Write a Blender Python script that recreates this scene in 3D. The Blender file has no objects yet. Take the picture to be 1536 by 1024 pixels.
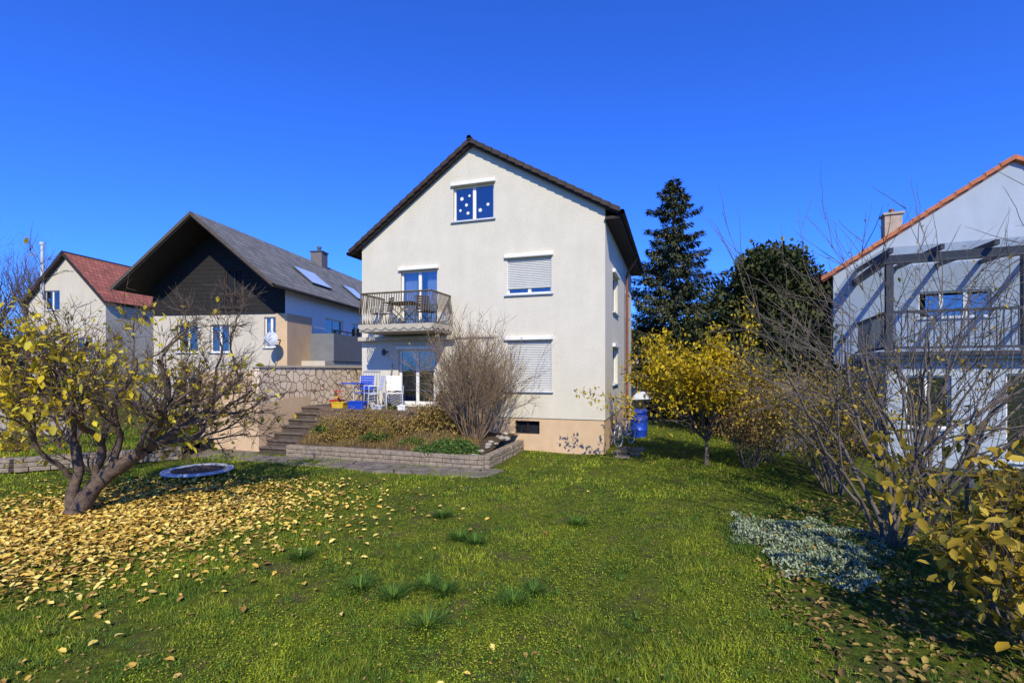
import bpy, bmesh, math, random
import numpy as np
from mathutils import Vector, Matrix, geometry
random.seed(7); RNG=np.random.default_rng(7)
S=bpy.context.scene
COL=S.collection
CH=2.33
# ------------------------------------------------------------------ materials
def nt(name):
    m=bpy.data.materials.new(name); m.use_nodes=True
    t=m.node_tree; b=t.nodes['Principled BSDF']; return m,t,b
def M(name,col,rough=.8,var=.12,scale=3.0,bump=0.0,bscale=60.0,spec=.3,metal=0,stain=0.0):
    m,t,b=nt(name); N=t.nodes; L=t.links
    tc=N.new('ShaderNodeTexCoord')
    n1=N.new('ShaderNodeTexNoise'); n1.inputs['Scale'].default_value=scale; n1.inputs['Detail'].default_value=4; n1.inputs['Roughness'].default_value=.65
    L.new(tc.outputs['Object'],n1.inputs['Vector'])
    r=N.new('ShaderNodeValToRGB'); r.color_ramp.elements[0].position=.3; r.color_ramp.elements[1].position=.7
    r.color_ramp.elements[0].color=tuple(max(0,c*(1-var)) for c in col)+(1,)
    r.color_ramp.elements[1].color=tuple(min(1,c*(1+var)) for c in col)+(1,)
    L.new(n1.outputs['Fac'],r.inputs['Fac']); out=r.outputs['Color']
    if stain>0:
        mp=N.new('ShaderNodeMapping'); mp.inputs['Scale'].default_value=(1.6,1.6,.45); L.new(tc.outputs['Object'],mp.inputs['Vector'])
        n3=N.new('ShaderNodeTexNoise'); n3.inputs['Scale'].default_value=1.1; n3.inputs['Detail'].default_value=6; n3.inputs['Roughness'].default_value=.65; L.new(mp.outputs[0],n3.inputs['Vector'])
        r3=N.new('ShaderNodeValToRGB'); r3.color_ramp.elements[0].position=.3; r3.color_ramp.elements[1].position=.7
        k=1-stain; r3.color_ramp.elements[0].color=(k,k,k*.98,1); r3.color_ramp.elements[1].color=(1,1,1,1)
        L.new(n3.outputs['Fac'],r3.inputs['Fac'])
        mx=N.new('ShaderNodeMix'); mx.data_type='RGBA'; mx.blend_type='MULTIPLY'; mx.inputs[0].default_value=1
        L.new(out,mx.inputs[6]); L.new(r3.outputs[0],mx.inputs[7]); out=mx.outputs[2]
    L.new(out,b.inputs['Base Color'])
    b.inputs['Roughness'].default_value=rough; b.inputs['Metallic'].default_value=metal
    b.inputs['Specular IOR Level'].default_value=spec
    if bump>0:
        n2=N.new('ShaderNodeTexNoise'); n2.inputs['Scale'].default_value=bscale; n2.inputs['Detail'].default_value=3
        L.new(tc.outputs['Object'],n2.inputs['Vector'])
        bp=N.new('ShaderNodeBump'); bp.inputs['Strength'].default_value=bump; bp.inputs['Distance'].default_value=.02
        L.new(n2.outputs['Fac'],bp.inputs['Height']); L.new(bp.outputs[0],b.inputs['Normal'])
    return m
def LM(name,cols,transl=.35,rough=.55,posnoise=None):
    """leaf material: colour ramp over per-face random value, optional large-scale position noise"""
    m,t,b=nt(name); N=t.nodes; L=t.links
    a=N.new('ShaderNodeAttribute'); a.attribute_name='rnd'
    r=N.new('ShaderNodeValToRGB'); e=r.color_ramp.elements
    while len(e)<len(cols): e.new(.5)
    for i,c in enumerate(cols):
        e[i].position=i/(len(cols)-1); e[i].color=tuple(c)+(1,)
    L.new(a.outputs['Fac'],r.inputs['Fac']); out=r.outputs[0]
    if posnoise:
        g=N.new('ShaderNodeNewGeometry'); n=N.new('ShaderNodeTexNoise'); n.inputs['Scale'].default_value=posnoise[0]; n.inputs['Detail'].default_value=4; n.inputs['Roughness'].default_value=.7
        L.new(g.outputs['Position'],n.inputs['Vector'])
        r2=N.new('ShaderNodeValToRGB'); r2.color_ramp.elements[0].position=.4; r2.color_ramp.elements[1].position=.6
        r2.color_ramp.elements[0].color=tuple(posnoise[1])+(1,); r2.color_ramp.elements[1].color=tuple(posnoise[2])+(1,)
        L.new(n.outputs['Fac'],r2.inputs['Fac'])
        mx=N.new('ShaderNodeMix'); mx.data_type='RGBA'; mx.blend_type='MULTIPLY'; mx.inputs[0].default_value=1
        L.new(out,mx.inputs[6]); L.new(r2.outputs[0],mx.inputs[7]); out=mx.outputs[2]
    L.new(out,b.inputs['Base Color']); b.inputs['Roughness'].default_value=rough; b.inputs['Specular IOR Level'].default_value=.12
    if transl>0:
        tr=N.new('ShaderNodeBsdfTranslucent'); L.new(out,tr.inputs['Color'])
        ms=N.new('ShaderNodeMixShader'); ms.inputs[0].default_value=transl
        L.new(b.outputs[0],ms.inputs[1]); L.new(tr.outputs[0],ms.inputs[2]); L.new(ms.outputs[0],N['Material Output'].inputs['Surface'])
    return m
def glass_mat():
    m,t,b=nt('window_glass'); N=t.nodes; L=t.links
    tr=N.new('ShaderNodeBsdfTransparent'); tr.inputs[0].default_value=(.7,.75,.8,1)
    gl=N.new('ShaderNodeBsdfGlossy'); gl.inputs['Roughness'].default_value=.02; gl.inputs['Color'].default_value=(.9,.95,1,1)
    ms=N.new('ShaderNodeMixShader'); ms.inputs[0].default_value=.15
    L.new(tr.outputs[0],ms.inputs[1]); L.new(gl.outputs[0],ms.inputs[2]); L.new(ms.outputs[0],N['Material Output'].inputs['Surface'])
    return m
def tile_mat(name,col,rows=.3,cols=.25,axis='Y'):
    m,t,b=nt(name); N=t.nodes; L=t.links
    uv=N.new('ShaderNodeTexCoord'); br=N.new('ShaderNodeTexBrick')
    mp=N.new('ShaderNodeMapping')
    L.new(uv.outputs['UV'],mp.inputs['Vector']); L.new(mp.outputs[0],br.inputs['Vector'])
    br.inputs['Scale'].default_value=1; br.inputs['Brick Width'].default_value=cols; br.inputs['Row Height'].default_value=rows
    br.inputs['Mortar Size'].default_value=.018; br.inputs['Mortar Smooth'].default_value=.5
    br.inputs['Color1'].default_value=tuple(c*.75 for c in col)+(1,); br.inputs['Color2'].default_value=tuple(c*1.2 for c in col)+(1,)
    br.inputs['Mortar'].default_value=tuple(c*.35 for c in col)+(1,)
    n=N.new('ShaderNodeTexNoise'); n.inputs['Scale'].default_value=1.2; n.inputs['Detail'].default_value=6; L.new(uv.outputs['UV'],n.inputs['Vector'])
    r=N.new('ShaderNodeValToRGB'); r.color_ramp.elements[0].color=(.6,.6,.6,1); r.color_ramp.elements[1].color=(1.3,1.3,1.3,1); L.new(n.outputs['Fac'],r.inputs['Fac'])
    mx=N.new('ShaderNodeMix'); mx.data_type='RGBA'; mx.blend_type='MULTIPLY'; mx.inputs[0].default_value=1
    L.new(br.outputs['Color'],mx.inputs[6]); L.new(r.outputs[0],mx.inputs[7])
    L.new(mx.outputs[2],b.inputs['Base Color']); b.inputs['Roughness'].default_value=.8
    bp=N.new('ShaderNodeBump'); bp.inputs['Strength'].default_value=.6; bp.inputs['Distance'].default_value=.03; bp.invert=True
    L.new(br.outputs['Fac'],bp.inputs['Height']); L.new(bp.outputs[0],b.inputs['Normal'])
    return m
def crazy_mat():
    m,t,b=nt('polygonal_stone'); N=t.nodes; L=t.links
    tc=N.new('ShaderNodeTexCoord'); 
    v=N.new('ShaderNodeTexVoronoi'); v.feature='DISTANCE_TO_EDGE'; v.inputs['Scale'].default_value=4.2
    v2=N.new('ShaderNodeTexVoronoi'); v2.inputs['Scale'].default_value=4.2
    for q in (v,v2): L.new(tc.outputs['Object'],q.inputs['Vector'])
    r=N.new('ShaderNodeValToRGB'); r.color_ramp.elements[0].position=.02; r.color_ramp.elements[1].position=.055
    r.color_ramp.elements[0].color=(.3,.22,.15,1); r.color_ramp.elements[1].color=(1,1,1,1)
    L.new(v.outputs['Distance'],r.inputs['Fac'])
    r2=N.new('ShaderNodeValToRGB'); r2.color_ramp.elements[0].color=(.64,.48,.3,1); r2.color_ramp.elements[1].color=(.86,.7,.5,1)
    L.new(v2.outputs['Color'],r2.inputs['Fac'])
    mx=N.new('ShaderNodeMix'); mx.data_type='RGBA'; mx.blend_type='MULTIPLY'; mx.inputs[0].default_value=1
    L.new(r2.outputs[0],mx.inputs[6]); L.new(r.outputs[0],mx.inputs[7]); L.new(mx.outputs[2],b.inputs['Base Color'])
    bp=N.new('ShaderNodeBump'); bp.inputs['Strength'].default_value=.8; bp.inputs['Distance'].default_value=.03
    L.new(r.outputs[0],bp.inputs['Height']); L.new(bp.outputs[0],b.inputs['Normal']); b.inputs['Roughness'].default_value=.85
    return m
def ground_mat():
    m,t,b=nt('ground_soil_moss'); N=t.nodes; L=t.links
    g=N.new('ShaderNodeNewGeometry')
    def noise(s,d=6):
        n=N.new('ShaderNodeTexNoise'); n.inputs['Scale'].default_value=s; n.inputs['Detail'].default_value=d; n.inputs['Roughness'].default_value=.7
        L.new(g.outputs['Position'],n.inputs['Vector']); return n
    def ramp(f,p0,c0,p1,c1):
        r=N.new('ShaderNodeValToRGB'); r.color_ramp.elements[0].position=p0; r.color_ramp.elements[1].position=p1
        r.color_ramp.elements[0].color=tuple(c0)+(1,); r.color_ramp.elements[1].color=tuple(c1)+(1,); L.new(f,r.inputs['Fac']); return r.outputs[0]
    a=ramp(noise(14).outputs['Fac'],.35,(.035,.055,.008),.7,(.17,.2,.025))
    c=ramp(noise(.8,5).outputs['Fac'],.38,(.65,.75,.7),.62,(1.4,1.25,.8))
    mx=N.new('ShaderNodeMix'); mx.data_type='RGBA'; mx.blend_type='MULTIPLY'; mx.inputs[0].default_value=1
    L.new(a,mx.inputs[6]); L.new(c,mx.inputs[7])
    f=ramp(noise(2.5,5).outputs['Fac'],.52,(0,0,0),.66,(.85,.85,.85))
    mx2=N.new('ShaderNodeMix'); mx2.data_type='RGBA'; L.new(f,mx2.inputs[0]); L.new(mx.outputs[2],mx2.inputs[6]); mx2.inputs[7].default_value=(.1,.075,.035,1)
    L.new(mx2.outputs[2],b.inputs['Base Color']); b.inputs['Roughness'].default_value=.95; b.inputs['Specular IOR Level'].default_value=.1
    bp=N.new('ShaderNodeBump'); bp.inputs['Strength'].default_value=.8; bp.inputs['Distance'].default_value=.04
    L.new(noise(35).outputs['Fac'],bp.inputs['Height']); L.new(bp.outputs[0],b.inputs['Normal'])
    return m
PLASTER=M('plaster_white',(.66,.605,.475),.9,.05,1.2,.8,38,.12,stain=.08)
PLASTER2=M('plaster_blue_white_shaded',(.38,.43,.48),.9,.04,1.2,.3,70,.15,stain=.1)  # pale plaster; the gable's bluish shade is put into this colour
PLASTER3=M('plaster_neighbour',(.58,.515,.4),.9,.05,1.2,.3,70,.15,stain=.12)
PEACH=M('plaster_peach',(.64,.45,.27),.9,.07,2.2,.35,60,.15,stain=.12)
BROWNT=M('roof_tile_brown',(.05,.035,.027),.7,.3,6,.2,30)
SOFFIT=M('dark_wood',(.03,.022,.018),.7,.3,6,.2,30)
DARKSH=tile_mat('dark_shingles_shaded',(.014,.011,.009),.18,.16)  # dark shingles, colour deepened further to stand for the roof overhang's shade
GREYT=tile_mat('grey_roof_tiles',(.19,.18,.15),.33,.3)
REDT=tile_mat('red_roof_tiles',(.42,.13,.07),.33,.28)
ORANGE=M('orange_tile',(.42,.14,.06),.75,.3,8,.2,30)
WHITE=M('white_pvc',(.78,.75,.68),.4,.03,3,0,1,.4)
SHUT=M('shutter_slats',(.6,.59,.53),.5,.04,3,0,1,.4)
GLASS=glass_mat()
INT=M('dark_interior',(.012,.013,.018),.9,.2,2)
CURT=M('curtain_cloth',(.5,.54,.6),.9,.08,6)
CONC=M('concrete',(.4,.35,.27),.9,.15,5,.3,60)
BEIGE=M('beige_trim',(.46,.4,.29),.8,.15,5,.2,60)
RAIL=M('railing_olive',(.12,.09,.045),.6,.3,6)
COPPER=M('downpipe_brown',(.2,.07,.035),.5,.2,5)
STONE=M('planter_stone',(.27,.215,.155),.9,.4,7,.8,35)
FLAG=M('flagstone',(.17,.14,.11),.85,.45,4,.6,30)
WOOD=M('deck_wood',(.15,.1,.065),.85,.35,5,.4,40)
STEP=M('step_stone',(.085,.065,.048),.9,.35,5,.5,30)
SOIL=M('soil',(.08,.055,.033),.98,.4,8,1,20,.1)
BLUEP=M('blue_plastic',(.01,.055,.42),.4,.1,4,0,1,.5)
GREYM=M('grey_metal',(.07,.08,.09),.5,.15,5)
DARKM=M('anthracite_metal',(.03,.036,.047),.5,.12,5)
LIGHTM=M('light_metal',(.5,.53,.57),.4,.1,5)
BLACKP=M('black_fabric',(.015,.015,.018),.8,.2,8)
REDP=M('red_plastic',(.5,.04,.03),.4,.1,4)
YELP=M('yellow_plastic',(.6,.4,.03),.4,.1,4)
CARP=M('car_paint',(.02,.022,.028),.25,.1,4,0,1,.6)
BARK=M('bark',(.13,.09,.06),.9,.5,11,1,45)
BARKG=M('bark_grey',(.13,.105,.08),.9,.35,9,.6,45)
TWIG=M('dry_twigs',(.24,.165,.1),.9,.35,5)
GROUND=ground_mat()
GRASS=LM('grass_blades',[(.06,.11,.012),(.135,.215,.02),(.235,.31,.03),(.38,.4,.07)],0,.6,(1.1,(.46,.6,.5),(1.4,1.22,.75)))
CLOV=LM('moss_clover',[(.11,.175,.015),(.22,.3,.022),(.34,.4,.03)],0,.6,(.9,(.6,.7,.6),(1.3,1.15,.8)))
TUFTM=LM('tuft_grass',[(.025,.06,.01),(.06,.125,.015),(.12,.2,.03)],0,.6)
FALLEN=LM('fallen_leaves',[(.2,.1,.03),(.52,.32,.06),(.7,.49,.09),(.8,.64,.18),(.38,.22,.06)],0,.6)
YLEAF=LM('yellow_leaves',[(.45,.34,.02),(.72,.53,.03),(.82,.66,.06),(.5,.45,.05)],.4,.5)
FORS=LM('autumn_yellow_foliage',[(.24,.19,.015),(.54,.39,.015),(.72,.52,.02),(.77,.6,.05)],.35,.5,(1.6,(.55,.5,.6),(1.1,1.1,1.0)))
BRLEAF=LM('brown_foliage',[(.12,.07,.03),(.24,.15,.045),(.38,.25,.07),(.24,.22,.05)],0,.6)
OCHRE=LM('ochre_foliage',[(.1,.1,.02),(.28,.2,.02),(.48,.32,.03),(.55,.4,.06)],.3,.5)
SPRUCE=LM('spruce_needles',[(.018,.03,.014),(.04,.06,.025),(.085,.095,.04),(.15,.12,.06)],0,.7)
YEW=LM('yew_needles',[(.012,.022,.009),(.03,.045,.018),(.06,.075,.026),(.1,.095,.03)],0,.7,(.9,(.45,.5,.5),(1.5,1.4,1.2)))
SILVER=LM('silver_leaves',[(.14,.19,.09),(.26,.31,.17),(.42,.45,.29)],0,.7)
JUN=LM('green_shrub',[(.03,.065,.018),(.07,.13,.025),(.15,.22,.045)],0,.6)
DISTL=LM('distant_foliage',[(.04,.045,.015),(.08,.08,.028),(.15,.12,.045)],0,.7)
# ------------------------------------------------------------------ helpers
def link(ob,parent=None):
    COL.objects.link(ob)
    if parent is not None: ob.parent=parent
    return ob
def empty(name,loc=(0,0,0),rz=0,parent=None):
    e=bpy.data.objects.new(name,None); e.location=loc; e.rotation_euler=(0,0,rz); e.empty_display_size=.2
    return link(e,parent)
def mesh_np(name,V,F,mat,rnd=None,parent=None,smooth=False):
    V=np.asarray(V,dtype=np.float32); F=np.asarray(F,dtype=np.int32); k=F.shape[1]; n=len(F)
    me=bpy.data.meshes.new(name); me.vertices.add(len(V)); me.vertices.foreach_set('co',V.ravel())
    me.loops.add(n*k); me.loops.foreach_set('vertex_index',F.ravel())
    me.polygons.add(n); me.polygons.foreach_set('loop_start',np.arange(0,n*k,k,dtype=np.int32))
    if smooth: me.polygons.foreach_set('use_smooth',np.ones(n,dtype=bool))
    me.update(calc_edges=True)
    if rnd is not None:
        a=me.attributes.new('rnd','FLOAT','FACE'); a.data.foreach_set('value',np.asarray(rnd,dtype=np.float32))
    me.materials.append(mat)
    return link(bpy.data.objects.new(name,me),parent)
def mesh_py(name,V,F,mat,parent=None,bevel=0,smooth=False):
    me=bpy.data.meshes.new(name); me.from_pydata([tuple(v) for v in V],[],F); me.materials.append(mat)
    if smooth:
        for p in me.polygons: p.use_smooth=True
    ob=link(bpy.data.objects.new(name,me),parent)
    if bevel>0:
        b=ob.modifiers.new('b','BEVEL'); b.width=bevel; b.segments=2; b.limit_method='ANGLE'
    return ob
def boxes(name,lst,mat,parent=None,bevel=0.0):
    V=[];F=[]
    for (x0,x1,y0,y1,z0,z1) in lst:
        o=len(V)
        V+=[(x0,y0,z0),(x1,y0,z0),(x1,y1,z0),(x0,y1,z0),(x0,y0,z1),(x1,y0,z1),(x1,y1,z1),(x0,y1,z1)]
        F+=[(o,o+3,o+2,o+1),(o+4,o+5,o+6,o+7),(o,o+1,o+5,o+4),(o+1,o+2,o+6,o+5),(o+2,o+3,o+7,o+6),(o+3,o,o+4,o+7)]
    return mesh_py(name,V,F,mat,parent,bevel)
def tubes(name,polys,mat,parent=None,k=5):
    """polys: list of (pts Nx3, radii N)"""
    VV=[];FF=[];o=0
    for pts,rad in polys:
        pts=np.asarray(pts,float); rad=np.asarray(rad,float); n=len(pts)
        T=np.gradient(pts,axis=0); T/=np.linalg.norm(T,axis=1)[:,None]+1e-9
        ref=np.array([0,0,1.]) if abs(T[0][2])<.8 else np.array([1.,0,0])
        U=np.cross(T,ref); U/=np.linalg.norm(U,axis=1)[:,None]+1e-9; W=np.cross(T,U)
        kk=k if rad[0]>.012 else 3
        a=np.linspace(0,2*np.pi,kk,endpoint=False)
        ring=pts[:,None,:]+rad[:,None,None]*(np.cos(a)[None,:,None]*U[:,None,:]+np.sin(a)[None,:,None]*W[:,None,:])
        VV.append(ring.reshape(-1,3))
        i=np.arange(n-1)[:,None]; j=np.arange(kk)[None,:]
        a0=o+i*kk+j; b0=o+i*kk+(j+1)%kk
        FF.append(np.stack([a0,b0,b0+kk,a0+kk],-1).reshape(-1,4)); o+=n*kk
    return mesh_np(name,np.vstack(VV),np.vstack(FF),mat,None,parent,True)
def rots(yaw,pitch,roll):
    cy,sy=np.cos(yaw),np.sin(yaw); cp,sp=np.cos(pitch),np.sin(pitch); cr,sr=np.cos(roll),np.sin(roll)
    n=len(yaw); Z=np.zeros((n,3,3)); X=np.zeros((n,3,3)); Y=np.zeros((n,3,3))
    Z[:,0,0]=cy;Z[:,0,1]=-sy;Z[:,1,0]=sy;Z[:,1,1]=cy;Z[:,2,2]=1
    X[:,0,0]=1;X[:,1,1]=cp;X[:,1,2]=-sp;X[:,2,1]=sp;X[:,2,2]=cp
    Y[:,1,1]=1;Y[:,0,0]=cr;Y[:,0,2]=sr;Y[:,2,0]=-sr;Y[:,2,2]=cr
    return Z@X@Y
def scatter(name,tv,tf,pos,R,sc,mat,rnd=None,parent=None):
    tv=np.asarray(tv,float); tf=np.asarray(tf,int); n=len(pos); m=len(tv)
    sc=np.asarray(sc,float)
    if sc.ndim==1: sc=np.repeat(sc[:,None],3,1)
    V=np.einsum('nij,nmj->nmi',R,tv[None]*sc[:,None,:])+np.asarray(pos)[:,None,:]
    F=tf[None]+(np.arange(n)*m)[:,None,None]
    if rnd is None: rnd=RNG.random(n)
    return mesh_np(name,V.reshape(-1,3),F.reshape(-1,tf.shape[1]),mat,np.repeat(rnd,len(tf)),parent)
LEAF_V=[(0,0,0),(-.28,.35,.06),(.28,.35,.06),(0,.4,-.02),(-.2,.75,.08),(.2,.75,.08),(0,1,.0)]
LEAF_F=[(0,3,1),(0,2,3),(1,3,4),(3,2,5),(3,6,4),(3,5,6)]
CLUMP_V=[(0,0,0),(-.35,.45,.08),(0,1,0),(.35,.45,.08)]
CLUMP_F=[(0,1,2),(0,2,3)]
BL_V=[(-.5,0,0),(.5,0,0),(.32,.18,.55),(-.32,.18,.55),(0,.5,1)]
BL_F=[(0,1,2),(0,2,3),(3,2,4)]
BF_V=[(-.5,0,0),(.5,0,0),(0,.3,1)]; BF_F=[(0,1,2)]
def U(a,b,n): return RNG.uniform(a,b,n)
def randrot(n): return rots(U(0,6.283,n),U(-1.5,1.5,n),U(-1.5,1.5,n))
def gz(x,y): return .025*np.sin(.9*x+1)*np.sin(.7*y)+.015*np.sin(2.3*x+.5*y)+.01*np.sin(4.1*y-1.3*x)
# ------------------------------------------------------------------ ground
def axis(lim0,lim1,near,step,far):
    a=list(np.arange(lim0,lim1+.001,step)); s=step
    x=lim1
    while x<far: s*=1.35; x+=s; a.append(x)
    s=step; x=lim0
    while x>-far: s*=1.35; x-=s; a.insert(0,x)
    return np.array(a)
gx=axis(-14,12,0,.3,900); gy=axis(-1,26,0,.3,900)
X,Y=np.meshgrid(gx,gy,indexing='ij')
Z=gz(X,Y)*((np.abs(X)<16)&(Y<28)&(Y>-2)); nx,ny=X.shape
idx=np.arange(nx*ny).reshape(nx,ny)
F=np.stack([idx[:-1,:-1],idx[1:,:-1],idx[1:,1:],idx[:-1,1:]],-1).reshape(-1,4)
mesh_np('ground',np.stack([X,Y,Z],-1).reshape(-1,3),F,GROUND,None,None,True)
# house frame
HR=-math.atan(.329); AX,AY=2.57,13.7
def h2w(x,y): return AX+.95*x+.3125*y, AY-.3125*x+.95*y
def w2h(X,Y): return (X-AX)*.95-(Y-AY)*.3125,(X-AX)*.3125+(Y-AY)*.95
bed_d=np.array([0,3.7,5,7.7,8.4,12.9,20,30]); bed_x=np.array([2.4,2.6,2.9,3.7,5.2,6.5,8.3,11])
def lawn_ok(x,y):
    hx,hy=w2h(x,y)
    ok=~((hx<-2.1)&(hy>-3.95)&(hx>-16)); ok&=~((hx<.1)&(hy>-.1)&(hx>-16)); ok&=(x<np.interp(y,bed_d,bed_x))
    return ok
def patch(x,y): return np.sin(2.1*x+1.3*np.sin(1.1*y))*np.sin(1.9*y+.8*np.sin(1.7*x))+.7*np.sin(5.3*x+2.1*y)*np.sin(4.7*y-1.9*x)+.4*np.sin(11*x)*np.sin(9.7*y)
def blades(name,n,d0,d1,tv,tf,l0,l1,w0,w1,mat,fn=lawn_ok,lat=1.12,densf=None):
    d=np.exp(U(math.log(d0),math.log(d1),n)); x=U(-lat,lat,n)*(d+.4); 
    k=fn(x,d)
    if densf is not None: k&=densf(x,d)
    x=x[k];d=d[k];m=len(x)
    L=U(l0,l1,m)*(.8+.45*patch(x,d)); L=np.clip(L,.012,.2); W=U(w0,w1,m)*(.6+d*.09)
    R=rots(U(0,6.283,m),U(-1.1,.5,m),U(-.5,.5,m))
    return scatter(name,tv,tf,np.stack([x,d,gz(x,d)-.004],-1),R,np.stack([W,L,L],-1),mat)
lg=empty('lawn_grass')
dens=lambda x,d: (patch(x+3,d*1.1)+U(-1.3,1.3,len(x)))>-.9
a=blades('near_blades',280000,2.8,9,BL_V,BL_F,.02,.07,.003,.0065,GRASS,densf=dens); a.parent=lg
a=blades('far_blades',150000,9,30,BF_V,BF_F,.04,.085,.007,.012,GRASS); a.parent=lg
n=210000; d=np.exp(U(math.log(2.8),math.log(16),n)); x=U(-1.1,1.1,n)*(d+.4)
nz=np.sin(1.1*x+.3)*np.sin(.9*d+1)+.6*np.sin(2.7*x-1.1*d)+.4*np.sin(5*x+3*d)+1.5*np.exp(-((x-1.2)**2+(d-4.6)**2)/2.2)+.5*patch(x*1.7,d*1.5)
k=lawn_ok(x,d)&(nz+U(-.6,.6,n)>.45); x=x[k];d=d[k];m=len(x)
scatter('clover_leaves',CLUMP_V,CLUMP_F,np.stack([x,d,gz(x,d)+U(.008,.035,m)],-1),rots(U(0,6.28,m),U(-.7,.7,m),U(-.7,.7,m)),U(.009,.02,m)*(.7+.07*d),CLOV,None,lg)
n=7500; d=np.exp(U(math.log(2.8),math.log(13),n)); x=U(-1.1,1.1,n)*(d+.4); k=lawn_ok(x,d)&((patch(x*.8+2,d*.8)+U(-1,1,n))>.0); x=x[k];d=d[k];m=len(x)
scatter('leaf_crumbs',CLUMP_V,CLUMP_F,np.stack([x,d,gz(x,d)+U(.012,.04,m)],-1),rots(U(0,6.28,m),U(-.6,.6,m),U(-.6,.6,m)),U(.015,.035,m),BRLEAF,None,lg)
def tuft(x,y,r=.16,n=160,mat=TUFTM,h=(.1,.24),name='grass_tuft'):
    an=U(0,6.283,n); rr=U(0,r*.35,n); pos=np.stack([x+rr*np.cos(an),y+rr*np.sin(an),np.full(n,gz(x,y))],-1)
    L=U(h[0],h[1],n); R=rots(an-math.pi/2,-U(.1,1.1,n),U(-.2,.2,n))
    return scatter(name,BL_V,BL_F,pos,R,np.stack([U(.006,.011,n),L,L],-1),mat)
tp=[(-.72,6.86),(-.7,5.18),(-1.22,5.1),(.01,4.96),(-1.63,5.34),(-.77,4.5),(.22,5.2),(-.5,6.7),(-2.6,6.1),(-.9,5.35),(1.0,7.6),(-1.1,7.8)]
tg=empty('grass_tufts')
for i,(x,y) in enumerate(tp): tuft(x,y,U(.25,.5,1)[0],320,h=(.07,.19)).parent=tg
m=800; d=np.exp(U(math.log(3),math.log(14),m)); x=U(-1.05,1.05,m)*d; k=lawn_ok(x,d); x=x[k]; d=d[k]
bx=np.repeat(x,26);by=np.repeat(d,26);n=len(bx); an=U(0,6.28,n); L=U(.04,.1,n)
scatter('small_tufts',BL_V,BL_F,np.stack([bx+.03*np.cos(an),by+.03*np.sin(an),gz(bx,by)],-1),rots(an-1.57,-U(.1,.9,n),U(-.2,.2,n)),np.stack([U(.004,.008,n),L,L],-1),TUFTM,None,tg)
def fallen(name,pts,s0,s1,mat):
    n=len(pts); x,y=pts[:,0],pts[:,1]
    return scatter(name,LEAF_V,LEAF_F,np.stack([x,y,gz(x,y)+U(.015,.05,n)],-1),rots(U(0,6.28,n),U(-.45,.45,n),U(-.45,.45,n)),np.stack([U(s0,s1,n)]*3,-1)*np.array([1,1,2.2]),mat)
p1=np.stack([RNG.normal(-6.1,1.5,9000),RNG.normal(8.1,1.3,9000)],-1)
p2=np.stack([U(-8.5,1.5,700),U(3,9.5,700)],-1)
p2=p2[U(0,1,700)<np.clip(.1-.11*p2[:,0],.03,1)]
p3=np.stack([RNG.normal(-6.9,1.3,4500),RNG.normal(6.4,.95,4500)],-1)
p=np.vstack([p1,p2,p3]); p=p[lawn_ok(p[:,0],p[:,1])]; p=p[(p[:,1]>2.6)&(p[:,1]<10.8)]
fallen('fallen_leaves',p,.05,.105,FALLEN)
p=np.stack([U(2.2,6.5,3600),U(3,9,3600)],-1); p=p[p[:,0]>np.interp(p[:,1],bed_d,bed_x)-.3]
fallen('bed_leaf_litter',p,.04,.09,BRLEAF)
def bed_ok(x,y): return (x>np.interp(y,bed_d,bed_x)-.1)&(x<np.interp(y,bed_d,bed_x)+4)
blades('bed_grass',50000,2.8,25,BL_V,BL_F,.05,.14,.004,.007,TUFTM,bed_ok,1.3)
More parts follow.
